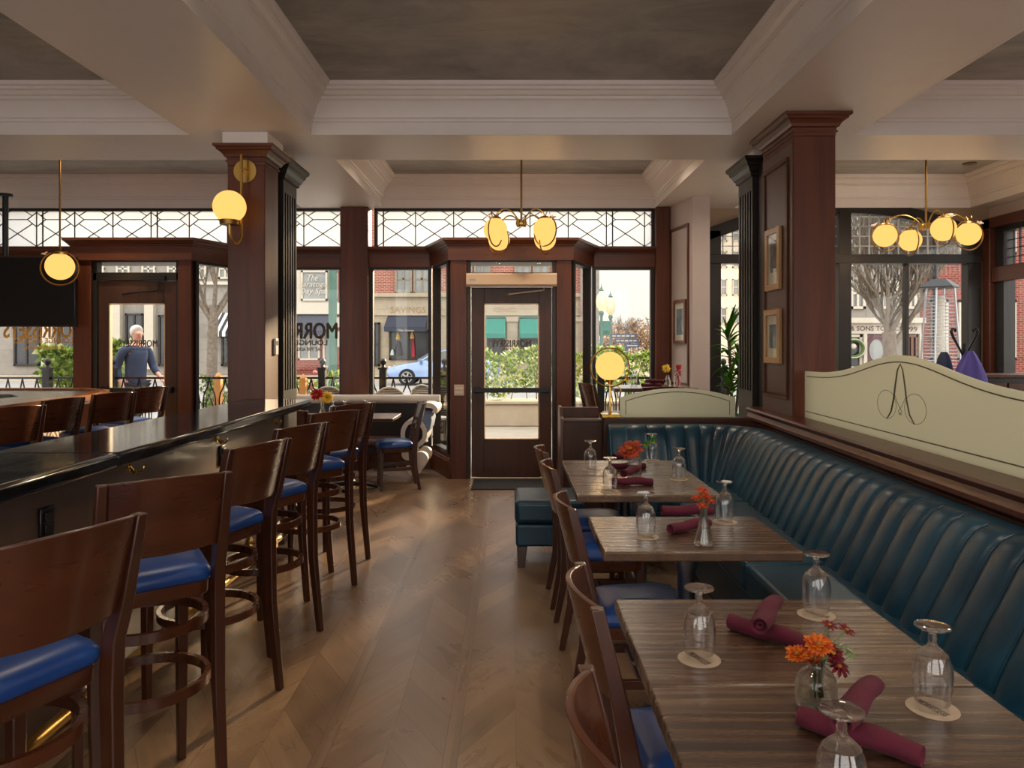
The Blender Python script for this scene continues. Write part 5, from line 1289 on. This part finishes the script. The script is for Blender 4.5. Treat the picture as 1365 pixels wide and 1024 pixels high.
b = MB(); b.lathe([(0,0),(.24,0),(.24,.02),(0,.02)], (0,0,0), 28, (0,-1,0)); 
b.v = [(x+fx(1166,YD_), y+YD_-.085, z*1.55+fz(467,YD_)) for x,y,z in b.v]; b.build('oval_pane', M['lglass'], dr, smooth=0)
b = MB(); b.tube([(fx(1167,YD_)+.42*cos(a_),YD_-.1,fz(470,YD_)+.55*sin(a_)) for a_ in [pi*i/16 for i in range(17)]], .03, 6); b.build('arch_moulding', bpy.data.materials['burgundy_door'], dr)
for u0,u1 in ((1092,1112),(1132,1152),(1172,1196),(1204,1220)): fwin(D,u0,u1,370,412,M['creamt'],M['lglass'],1,1,YD_); fwin(D,u0,u1,280,330,M['creamt'],M['lglass'],1,1,YD_)
E = thing('building', 'red brick building at the right behind the patio heater', 'building', (0,0,0))
b = MB(); b.box(fx(1226.5,YD_),fx(1420,YD_),YD_+.6,YD_+8,-.05,8.2); b.build('wall', M['brickd'], E, smooth=0)
for u0 in (1240,1276,1330,1370): fwin(E,u0,u0+22,300,340,M['creamt'],M['lglass'],1,1,YD_+.6); fwin(E,u0,u0+22,400,480,M['creamt'],plain('maroon_pane',(110,56,60),.4) if u0 == 1240 else bpy.data.materials['maroon_pane'],1,2,YD_+.6)
fbox('roof_cornice', M['creamt'], E, 1228, 1420, 193, 202, 0, .4, Y=YD_+.6)
H = thing('building', 'distant cream building seen past the potted plant', 'building', (0,0,0))
b = MB(); b.box(fx(935,62),fx(990,62),62,70,-.05,fz(280,62)); b.build('wall', plain('pale_render',(214,202,180),.8), H, smooth=0)
for u0 in (944,960,976):
    for v0 in (300,335,372,410): fwin(H,u0,u0+9,v0,v0+22,M['creamt'],M['lglass'],0,1,62)
t = thing('building', 'tall red brick house end far beyond the street on the right', 'building', (0,0,0))
b = MB(); b.box(38,60,60,70,-.05,17); b.build('wall', M['brick'], t, smooth=0)
b = MB(); b.box(37.8,60.2,59.7,70,17,17.5); b.build('roof_cornice', M['creamt'], t, smooth=0)

# ---- iron patio fence in two runs
def fence(xs, label):
    t = thing('patio_fence', label, 'fence', (xs[0],11.0,0))
    for x in xs:
        b = MB(); x -= xs[0]; b.box(x-.05,x+.05,-.05,.05,0,1.12); b.box(x-.065,x+.065,-.065,.065,1.12,1.15); b.lathe([(.03,1.15),(.02,1.18),(.045,1.21),(.045,1.25),(.02,1.28),(0,1.285)], (x,0,0), 12); b.build('post', M['iron'], t, smooth=40)
    for i in range(len(xs)-1):
        a0, a1 = xs[i]-xs[0]+.05, xs[i+1]-xs[0]-.05; b = MB(); b.box(a0,a1,-.018,.018,.98,1.01); b.box(a0,a1,-.018,.018,.12,.15); b.build('rail', M['iron'], t, smooth=0)
        b = MB(); n = 4; w = (a1-a0)/n
        for k in range(n):
            c = a0+w*(k+.5)
            b.tube([(c-w*.38,0,.15),(c-w*.38,0,.68),(c-w*.3,0,.78),(c-w*.12,0,.86),(c,0,.98)], .011, 6); b.tube([(c+w*.38,0,.15),(c+w*.38,0,.68),(c+w*.3,0,.78),(c+w*.12,0,.86),(c,0,.98)], .011, 6)
            b.tube([(c-w*.22,0,.15),(c-w*.22,0,.6),(c,0,.74),(c+w*.22,0,.6),(c+w*.22,0,.15)], .009, 6)
        b.build('hoop_panel', M['iron'], t)
fence([-8.7,-7.76,-6.81,-5.86,-4.84,-3.8,-2.78,-1.89,-.99], 'black iron patio fence left of the middle door'); fence([1.3+.9*i for i in range(3)], 'black iron patio fence right of the middle door')

# ---- planting
def leafbox(b, x0,x1,y0,y1,z0,z1, n, sz, rnd):
    for i in range(n):
        f = rnd.random(); c = Vector((rnd.uniform(x0,x1), rnd.uniform(y0,y1) if f < .5 else y0+abs(rnd.gauss(0,.06)), rnd.uniform(z0,z1) if f < .85 else z1-abs(rnd.gauss(0,.05))))
        c.z += .07*sin(c.x*5)+.04*sin(c.x*13)
        d = Vector((rnd.uniform(-1,1),rnd.uniform(-1,.4),rnd.uniform(-.5,1))).normalized(); s = d.cross(Vector((rnd.uniform(-1,1),rnd.uniform(-1,1),rnd.uniform(-1,1)))).normalized(); l = rnd.uniform(.6,1.3)*sz; m_ = c+d*l*.5
        b.add([c, m_-s*l*.3, c+d*l, m_+s*l*.3], [(0,1,2,3)])
def hedge(label, x0,x1,y0,y1,z0,z1, n, sz, mat, seed, stems=True):
    t = thing('hedge', label, 'hedge', ((x0+x1)/2,(y0+y1)/2,z0)); rnd = random.Random(seed); b = MB(); cx_, cy_ = (x0+x1)/2,(y0+y1)/2
    leafbox(b, x0-cx_,x1-cx_,y0-cy_,y1-cy_,.12,z1-z0, n, sz, rnd); b.build('foliage', mat, t, smooth=0, fix=False)
    b = MB()
    for i in range(int((x1-x0)*8)): x = rnd.uniform(x0,x1)-cx_; y = rnd.uniform(y0,y1)-cy_; b.tube([(x,y,0),(x+rnd.uniform(-.1,.1),y,.35*(z1-z0)),(x+rnd.uniform(-.2,.2),y+rnd.uniform(-.1,.1),.85*(z1-z0))], .008, 5)
    b.build('stems', M['twig'], t); return t
t = thing('planter', 'long pale concrete planter outside the middle door, holding the hedge', 'planter', (1.0,13.9,0))
b = MB(); b.box(-1.9,2.6,-.35,.35,0,.40); b.build('trough', M['conc'], t, bevel=.02); b = MB(); b.box(-1.94,2.64,-.39,.39,.401,.46); b.build('rim', M['conc'], t, bevel=.015)
hedge('sunlit green hedge in the concrete planter outside the middle door', -.85,3.55,13.62,14.2,.47,1.36, 5200, .085, M['hedge'], 3)
hedge('leafy yellow green bush outside the far left window', -7.5,-6.25,11.9,12.7,0,1.46, 3000, .12, M['hedge'], 4)
hedge('low green shrubs by the tree trunk beyond the left fence', -5.0,-3.5,12.0,12.6,0,.95, 1800, .08, M['hedged'], 5)
t = hedge('flowering shrub with small pink blooms behind the fence, left of the middle door', -3.45,-2.4,11.5,12.1,0,.98, 1300, .07, M['hedge'], 6)
rnd = random.Random(8)
b = MB()
for i in range(12): b.sphere((rnd.uniform(-.5,.3),rnd.uniform(-.35,-.25),rnd.uniform(.65,1.1)), .035, 8, 6)
b.build('blooms', plain('pink_bloom',(226,140,150),.7), t)
t = thing('marker_post', 'short orange wooden stake beside the flowering shrub', 'stake', (-3.02,10.85,0)); b = MB(); b.box(-.045,.045,-.045,.045,0,1.0); b.build('stake', plain('orange_timber',(214,150,84),.7), t); b = MB(); b.lathe([(.05,1.0),(.03,1.04),(0,1.06)],(0,0,0),4); b.build('cap', bpy.data.materials['orange_timber'], t)
t = thing('marker_post', 'pale orange stake in front of the tree trunk, seen through the side light', 'stake', (-4.5,11.5,0)); b = MB(); b.box(-.05,.05,-.05,.05,0,1.0); b.build('stake', bpy.data.materials['orange_timber'], t); b = MB(); b.lathe([(.055,1.0),(.03,1.04),(0,1.06)],(0,0,0),4); b.build('cap', bpy.data.materials['orange_timber'], t)

def tree(label, x, y, h0, r0, seed, depth=5, spread=.55, lean=(0,0), nb=4, up=.35, scale=.74):
    t = thing('bare_tree', label, 'tree', (x,y,-.02)); rnd = random.Random(seed); tb = MB(); bb = MB()
    top = Vector((lean[0],lean[1],h0)); tb.tube([(0,0,0),(lean[0]*.1,0,h0*.15),(lean[0]*.5,lean[1]*.5,h0*.6),tuple(top)], [r0*1.25,r0,r0*.9,r0*.85], 12); tb.build('trunk', M['bark'], t)
    def grow(p, d, L, r, k):
        q = p; pts = [p]; dd = d.copy()
        for i in range(3): dd = (dd+Vector((rnd.uniform(-.22,.22),rnd.uniform(-.22,.22),rnd.uniform(-.08,.2)*up*2))).normalized(); q = q+dd*L/3; pts.append(q)
        bb.tube(pts, [r,r*.85,r*.7,r*.55], 6 if k > 2 else 4)
        if k == 0: return
        for i in range(nb if k > 2 else 3):
            s = pts[1+i % 3]; e = Vector((rnd.uniform(-1,1),rnd.uniform(-1,1),rnd.uniform(-.2,.9))).normalized(); grow(s, (dd+e*spread*1.5).normalized(), L*scale*rnd.uniform(.75,1.1), r*.55, k-1)
    for i in range(nb+1):
        a = 2*pi*i/(nb+1)+rnd.uniform(-.4,.4); grow(top-Vector((0,0,rnd.uniform(.02,.25*h0))), Vector((cos(a)*spread,sin(a)*spread*.6,.9)).normalized(), h0*.8, r0*.42, depth-1)
    bb.build('branches', M['bark'], t); return t
tree('bare tree with forked trunk seen through the left vestibule side light', -6.5, 16.2, 2.35, .12, 11, 6, .42, (.06,0), up=.6)
tree('bare wide branched tree in front of the white shop on the right', 7.62, 15.0, 1.75, .15, 23, 6, .45, (-.08,0), nb=4, up=.7, scale=.8)
tree('bare brown tree far off under the open sky, left one', 7.6, 50, 1.3, .2, 31, 5, .7, nb=5, scale=.7); tree('bare brown tree far off under the open sky, right one', 10.2, 52, 1.3, .2, 37, 5, .7, nb=5, scale=.7)
for i, (x, y, h) in enumerate(((6.1,47,2.6),(8.6,48,3.0),(11.1,49,2.7))):
    t = thing('bush', ('left','middle','right')[i]+' of three brown autumn bushes far off below the open sky', 'bush', (x,y,-.02)); rnd = random.Random(40+i); b = MB()
    for k in range(1500):
        c = Vector((max(-.95,min(.95,rnd.gauss(0,.6))),max(-.45,min(.45,rnd.gauss(0,.4))),min(h,abs(rnd.gauss(h*.45,h*.25))))); d = Vector((rnd.uniform(-1,1),rnd.uniform(-1,1),rnd.uniform(-.3,1))).normalized(); s = d.orthogonal().normalized(); b.add([c,c+d*.1-s*.05,c+d*.22,c+d*.1+s*.05],[(0,1,2,3)])
    b.build('foliage', mat_leaves('russet_leaves',[(0,lin((120,90,66))),(.6,lin((168,134,98))),(1,lin((190,160,110)))],.4) if i == 0 else bpy.data.materials['russet_leaves'], t, smooth=0, fix=False)
    b = MB(); b.tube([(0,0,0),(0,0,h*.6)], .05, 6); b.build('stem', M['twig'], t)

# ---- street lamps, pole, signs
def street_lamp(label, x, y, h, k=1):
    t = thing('street_lamp', label, 'street lamp', (x,y,-.14)); b = MB(); b.lathe([(.16,0),(.16,.25),(.09,.4),(.06,.6),(.045,h-.2),(.07,h-.12),(.09,h-.06),(.06,h),(0,h)], n=16); b.build('post', M['green'], t)
    b = MB(); b.lathe([(.07,h),(.16,h+.14),(.19,h+.32),(.15,h+.5),(.06,h+.66),(0,h+.68)], n=18); b.build('lantern', M['lampg'], t); b = MB(); b.lathe([(.06,h+.66),(.09,h+.7),(.02,h+.8),(.0,h+.95)], n=12); b.build('finial', M['green'], t)
street_lamp('street lamp nearer of two left of the open sky', 2.98, 25, 2.72); street_lamp('street lamp right of the two against the open sky', 3.68, 28, 2.7)
t = thing('utility_pole', 'green iron pole seen through the lettered window left of the middle door', 'pole', (fx(443.5,19),19,-.14)); b = MB(); b.lathe([(.16,0),(.16,.5),(.11,.6),(.1,5.2),(0,5.2)], n=18); b.build('shaft', M['green'], t)
b = MB(); b.box(.12,.3,-.03,.0,1.55,1.95); b.box(.1,.3,-.03,.0,2.05,2.3); b.build('notice_plate', M['creamt'], t)
t = thing('direction_sign', 'dark blue direction signboards on a post beyond the right hedge', 'sign', (3.3,22,-.14)); b = MB(); b.tube([(.05,0,0),(.05,0,1.95)], .05, 10); b.build('post', M['signb'], t)
for i,(a0,a1,z) in enumerate(((-.42,.36,1.86),(-.3,.42,1.72),(.02,.42,1.58))):
    b = MB(); b.box(a0,a1,-.08,-.05,z-.062,z+.062); s_ = b.build('board', M['signb'], t); b = MB()
    for k in range(5): xx = a0+.05+(a1-a0-.1)*k/5; b.box(xx,xx+(a1-a0)*.13,-.083,-.079,z-.015,z+.015)
    b.build('pale_marking', M['creamt'], s_)
# ---- patio heater and post outside the right window
t = thing('patio_heater', 'pyramid patio heater with a dark hood outside the right window', 'patio heater', (6.28,11.0,0))
b = MB(); b.lathe([(0,2.45),(.12,2.44),(.28,2.33),(.285,2.31),(.1,2.34),(0,2.34)], n=4); b.v = [(x*1.1,y*1.1,z) for x,y,z in b.v]; b.build('hood', M['iron'], t, smooth=0)
for sx in (-1,1):
    for sy in (-1,1):
        b = MB(); b.tube([(sx*.25,sy*.25,.0),(sx*.13,sy*.13,2.33)], .016, 6); b.build('leg', M['steel'], t)
b = MB(); b.tube([(0,0,.7),(0,0,2.2)], .06, 14); b.build('quartz_tube', M['creamt'], t)
b = MB()
for i in range(30):
    z = .75+i*.05; w = .25-.12*z/2.33
    b.tube([(w,w,z),(-w,w,z),(-w,-w,z),(w,-w,z)], .004, 4, closed=True)
b.build('wire_guard', M['steel'], t); b = MB(); b.loft([[(x*.25,y*.25,0.02) for x,y in ((-1,-1),(1,-1),(1,1),(-1,1))],[(x*.22,y*.22,.7) for x,y in ((-1,-1),(1,-1),(1,1),(-1,1))]]); b.build('base_housing', M['iron'], t, smooth=0)
t = thing('utility_pole', 'thin dark pole outside the right window beside the patio heater', 'pole', (fx(1246,12.2),12.2,0)); b = MB(); b.tube([(0,0,0),(0,0,4.5)], .035, 10); b.build('shaft', M['iron'], t); b = MB(); b.lathe([(0,0),(.1,0),(.1,.03),(.04,.06),(0,.06)], n=14); b.build('base', M['iron'], t)
hedge('dark green bush outside the side window at the right edge', 6.6,9.4,6.8,8.4,0,1.15, 2200, .1, M['hedged'], 9)

# ---- bistro chairs on the patio
def bistro(label, first, x, y, rz):
    if first is None:
        t = thing('bistro_chair', label, 'patio chair', group='woven bistro chairs on the patio'); b = MB()
        arch = [(-.2,-.2,.44),(-.21,-.23,.7),(-.17,-.25,.85),(-.08,-.26,.91),(0,-.26,.925),(.08,-.26,.91),(.17,-.25,.85),(.21,-.23,.7),(.2,-.2,.44)]
        b.tube(arch, .015, 8); b.build('back_frame', M['creamt'], t)
        b = MB(); b.grid([[(-.2+.4*i/8,-.2-.02,.46) for i in range(9)],[(-.205+.41*i/8,-.232,.7) for i in range(9)],[(-.165+.33*i/8,-.25,.85) for i in range(9)],[(-.08+.16*i/8,-.258,.905) for i in range(9)]]); o = b.build('woven_back', M['wickr'], t); s = o.modifiers.new('thick','SOLIDIFY'); s.thickness = .012
        b = MB(); b.lathe([(0,.43),(.2,.43),(.21,.445),(.2,.46),(0,.465)], n=24); b.build('seat', M['wickr'], t)
        for sx in (-1,1):
            b = MB(); b.tube([(sx*.17,.13,.44),(sx*.2,.19,0)], .014, 8); b.build('leg', M['creamt'], t); b = MB(); b.tube([(sx*.2,-.2,.45),(sx*.2,-.25,0)], .014, 8); b.build('leg', M['creamt'], t)
    else: t = dup(first, label=label)
    t.location = (x,y,0); t.rotation_euler = (0,0,rz); return t
c1_ = bistro('woven bistro chair outside the lettered window', None, -2.46, 10.2, .1); bistro('pale woven bistro chair outside the window left of the middle door, left one', c1_, -1.68, 10.05, .3); bistro('woven bistro chair outside the window left of the middle door, right one', c1_, -1.12, 10.62, -.5)

# ---- parked car
t = thing('car', 'light blue saloon car driving past across the street', 'car', (fx(519,30)+2.2,30,-.14))
side = [(-2.2,.42),(-2.22,.58),(-2.1,.72),(-1.5,.86),(-1.0,.93),(-.35,1.34),(.2,1.44),(.8,1.4),(1.45,1.05),(2.0,.98),(2.2,.9),(2.24,.5),(2.15,.32),(-2.05,.28)]
b = MB(); W = [(.0,.98),(.5,1.0),(1.0,.98)]
rings = []
for yy, k, top in ((-.86,.97,.9),(-.8,1,.97),(0,1,1),(.8,1,.97),(.86,.97,.9)): rings.append([(x*k, yy*(1 if z < .95 else .78), .3+(z-.3)*top if z > .3 else z) for x, z in side])
b.loft(rings); b.build('body', M['carp'], t, smooth=40, bevel=.03)
for s in (-1,1):
    b = MB(); b.extrude([(-.82,.95),(-.32,1.28),(.2,1.36),(.2,.97)], (0,s*.76,0), (1,0,0), (0,0,1), (0,s*.05,0)); b.extrude([(.27,.97),(.27,1.35),(.75,1.31),(1.2,1.04)], (0,s*.76,0), (1,0,0), (0,0,1), (0,s*.05,0)); b.build('side_window', M['lglass'], t, smooth=0)
b = MB(); b.obox((-.68,0,1.16), (.33,0,.2), (0,.6,0), (-.02,0,.03)); b.build('windscreen', M['lglass'], t, smooth=0)
for x in (-1.38,1.38):
    for s in (-1,1):
        b = MB(); b.lathe([(.0,-.1),(.2,-.1),(.3,-.09),(.33,-.06),(.33,.06),(.3,.09),(.2,.1),(0,.1)], (x,s*.8,.33), 26, (0,1,0)); w_ = b.build('wheel', M['tyre'], t)
        b = MB()
        for k in range(5): a_ = 2*pi*k/5; b.obox((x+.11*cos(a_),s*.905,.33+.11*sin(a_)), (.1*cos(a_),0,.1*sin(a_)), (0,.012,0), (-.03*sin(a_),0,.03*cos(a_)))
        b.tube([(x+.2*cos(2*pi*k/24),s*.905,.33+.2*sin(2*pi*k/24)) for k in range(24)], .02, 6, closed=True); b.build('alloy_rim', M['chrome'], w_)
b = MB(); b.sphere((-2.08,-.62,.68),.1,12,8,.7); b.sphere((-2.08,.62,.68),.1,12,8,.7); b.build('headlight', M['creamt'], t); b = MB(); b.obox((-.85,-.95,1.0),(.06,0,0),(0,.08,0),(0,0,.05)); b.build('wing_mirror', M['carp'], t, bevel=.01)

# ---- the man walking past behind the fence
t = thing('person', 'grey haired man in a navy sweater walking behind the fence, seen through the left door', 'person', (-5.74,11.45,-.002), rz=-pi/2-.55)
def skin(nm, verts, edges, mat, par, root=0, sub=2):
    me = bpy.data.meshes.new(nm); me.from_pydata([v[:3] for v in verts], edges, []); me.materials.append(mat)
    o = bpy.data.objects.new(nm, me); COL.objects.link(o); o.parent = par
    m_ = o.modifiers.new('skin','SKIN'); m_.use_smooth_shade = True
    for i, v in enumerate(verts): me.skin_vertices[0].data[i].radius = (v[3], v[4] if len(v) > 4 else v[3])
    me.skin_vertices[0].data[root].use_root = True
    s = o.modifiers.new('sub','SUBSURF'); s.levels = sub; s.render_levels = sub; return o
# local frame: +y ahead, +x his right
bv = [(0,0,.95,.115,.09),(0,.0,1.12,.135,.1),(0,.01,1.3,.16,.11),(0,.0,1.43,.12,.09),(0,.01,1.5,.055,.055),(0,.025,1.56,.055,.06),(0,.035,1.64,.078,.095),(0,.025,1.71,.06,.07),
      (.19,-.01,1.4,.06),(.24,-.1,1.13,.045),(.24,.02,.9,.034),(.24,.06,.83,.035,.022),(-.19,.0,1.4,.06),(-.24,.06,1.14,.045),(-.22,.26,1.0,.034),(-.215,.33,.965,.035,.022),
      (.09,-.02,.88,.09),(.1,.12,.5,.06),(.1,-.02,.1,.04),(.1,.1,.04,.035),(-.09,0,.88,.09),(-.1,-.06,.5,.06),(-.1,-.34,.16,.04),(-.1,-.26,.05,.035)]
be = [(0,1),(1,2),(2,3),(3,4),(4,5),(5,6),(6,7),(3,8),(8,9),(9,10),(10,11),(3,12),(12,13),(13,14),(14,15),(0,16),(16,17),(17,18),(18,19),(0,20),(20,21),(21,22),(22,23)]
n0v = len(bv)
for hx_, hy_, hz_, dx_, dz_ in ((.24,.06,.83,.0,-1),(-.215,.33,.965,.0,-.5)):
    ip = 11 if hx_ > 0 else 15; dv = Vector((0,.35,dz_)).normalized()
    for k, (off, ln) in enumerate(((-.024,.06),(-.008,.07),(.009,.067),(.025,.055))):
        p1_ = Vector((hx_+off*.5,hy_,hz_))+Vector((0,off,0))+dv*.04; p2_ = p1_+dv*ln*.6; p3_ = p2_+(dv+Vector((0,-.4,-.1))).normalized()*ln*.4
        i0 = len(bv); bv += [(*p1_,.009),(*p2_,.0085),(*p3_,.0075)]; be += [(ip,i0),(i0,i0+1),(i0+1,i0+2)]
    i0 = len(bv); sgn = -1 if hx_ > 0 else 1; bv += [(hx_+sgn*.025,hy_+.03,hz_-.02,.01),(hx_+sgn*.035,hy_+.05,hz_-.055,.008)]; be += [(ip,i0),(i0,i0+1)]
skin('body', bv, be, M['skin'], t)
skin('sweater', [(0,0,.80,.165,.13),(0,0,.95,.17,.132),(0,0,1.12,.17,.13),(0,.01,1.3,.185,.14),(0,0,1.43,.13,.105),(0,.005,1.48,.085,.085),(.2,-.01,1.4,.075),(.245,-.1,1.13,.06),(.243,.0,.94,.05),(-.2,0,1.4,.075),(-.245,.06,1.14,.06),(-.225,.22,1.02,.05)], [(0,1),(1,2),(2,3),(3,4),(4,5),(4,6),(6,7),(7,8),(4,9),(9,10),(10,11)], M['navyw'], t)
skin('trousers', [(0,0,.95,.14,.115),(.09,-.02,.86,.105),(.1,.12,.5,.078),(.1,-.01,.14,.062),(-.09,0,.86,.105),(-.1,-.06,.5,.078),(-.1,-.31,.19,.062)], [(0,1),(1,2),(2,3),(0,4),(4,5),(5,6)], M['denim'], t)
b = MB(); b.sphere((0,.012,1.69),.098,20,14,1.0); b.v = [(x*.92, y if z > 1.735 else min(y,.035+(z-1.6)*.35), max(z,1.59)) for x,y,z in b.v]; b.build('hair', M['hair'], t, smooth=60)
for s in (-1,1):
    b = MB(); b.sphere((s*.034,.122,1.655),.011,10,8); b.build('eye', M['white'], t); b = MB(); b.lathe([(0,0),(.016,.004),(.02,.012),(0,.016)], (s*.088,.03,1.64), 12, (s,0,0)); b.build('ear', M['skin'], t)
    b = MB(); b.loft([[(s*.1-.04,y0,.0),(s*.1+.04,y0,.0),(s*.1+.035,y0,h_),(s*.1-.035,y0,h_)] for y0, h_ in (((-.07,.1),(.08,.1),(.2,.05)) if s > 0 else ((-.4,.13),(-.28,.1),(-.17,.05)))]); b.build('shoe', M['blackp'], t, subsurf=1)
b = MB(); b.loft([[(-.012,.125,1.655),(.012,.125,1.655),(.009,.13,1.66)],[(-.018,.132,1.615),(.018,.132,1.615),(.0,.152,1.622)]]); b.build('nose', M['skin'], t); b = MB(); b.tube([(-.026,.115,1.592),(0,.124,1.59),(.026,.115,1.592)],.006,6); b.build('mouth', plain('lips',(180,110,100),.6), t)
# ================================================================== LIGHT AND CAMERA
w = bpy.data.worlds.new('sky'); SC.world = w; w.use_nodes = True
nt = w.node_tree; bg = nt.nodes['Background']               # hazy afternoon sky: pale warm horizon, brighter overhead
tc = nt.nodes.new('ShaderNodeTexCoord'); sx = nt.nodes.new('ShaderNodeSeparateXYZ'); rp = nt.nodes.new('ShaderNodeValToRGB')
nt.links.new(tc.outputs['Generated'], sx.inputs[0]); nt.links.new(sx.outputs[2], rp.inputs[0]); nt.links.new(rp.outputs[0], bg.inputs[0])
e = rp.color_ramp.elements; e[0].position = .0; e[0].color = (.34,.315,.28,1); e[1].position = .6; e[1].color = (1,1,1,1); e.new(.16).color = (.40,.375,.34,1)
bg.inputs[1].default_value = WORLD*2.2
mr = nt.nodes.new('ShaderNodeMapRange'); mr.interpolation_type = 'SMOOTHSTEP'; mr.inputs[1].default_value = .05; mr.inputs[2].default_value = -.6; nt.links.new(sx.outputs[1], mr.inputs[0])
mx = nt.nodes.new('ShaderNodeMix'); mx.data_type = 'RGBA'; nt.links.new(mr.outputs[0], mx.inputs[0]); nt.links.new(rp.outputs[0], mx.inputs[6]); mx.inputs[7].default_value = (1.0,.96,.92,1)   # the clouded sky away from the sun is brighter
nt.links.new(mx.outputs[2], bg.inputs[0])
def sun(): 
    l = bpy.data.lights.new('sun', 'SUN'); l.energy = SUN; l.angle = radians(4); l.color = (1,.74,.46)
    o = bpy.data.objects.new('sun', l); COL.objects.link(o)
    d = Vector((.36,.93,.25)).normalized(); o.rotation_euler = d.to_track_quat('Z','Y').to_euler()
sun()
# added fill spots just under the coffer ceilings, without fixtures, to brighten the room
fill_at = [(-4.6,1.6),(-4.6,4.2),(-.9,.9),(1.1,.9),(-.9,3.2),(1.1,3.2),(4.1,1.6),(4.1,4.2),(-4.6,-1.6),(.1,-1.6),(4.1,-1.6),(-4.4,7.75),(4.6,7.4),(3.4,7.7),(-.9,7.4),(1.1,7.4)]
for x, y in fill_at:
    l = bpy.data.lights.new('fill_spot', 'SPOT'); l.energy = FILL*(1.3 if y > 6 else .7 if abs(x) < 2 else 1)*((2.4 if y < 6 else 1.5) if x > 3 else 1); l.color = (1,.84,.66); l.spot_size = radians(150); l.spot_blend = .8; l.shadow_soft_size = .06
    o = bpy.data.objects.new('fill_spot', l); COL.objects.link(o); o.location = (x,y,CEIL-.03)
cam = bpy.data.cameras.new('camera'); co = bpy.data.objects.new('camera', cam); COL.objects.link(co)
cam.sensor_width = 36; cam.lens = 36*F/1365; cam.shift_x = 0; cam.shift_y = -(512-HY)/1365; cam.clip_start = .05; cam.clip_end = 400
co.location = (0,0,CH); co.rotation_euler = (pi/2,0,0); SC.camera = co
vs = SC.view_settings; vs.view_transform = 'Standard'; vs.look = 'None'; vs.exposure = EXPO; vs.gamma = 1; vs.use_curve_mapping = False
SC.cycles.use_denoising = True; SC.cycles.max_bounces = 12; SC.cycles.diffuse_bounces = 5; SC.cycles.glossy_bounces = 5; SC.cycles.transmission_bounces = 10; SC.cycles.transparent_max_bounces = 24
SC.cycles.sample_clamp_indirect = 4; SC.cycles.caustics_reflective = False; SC.cycles.caustics_refractive = False
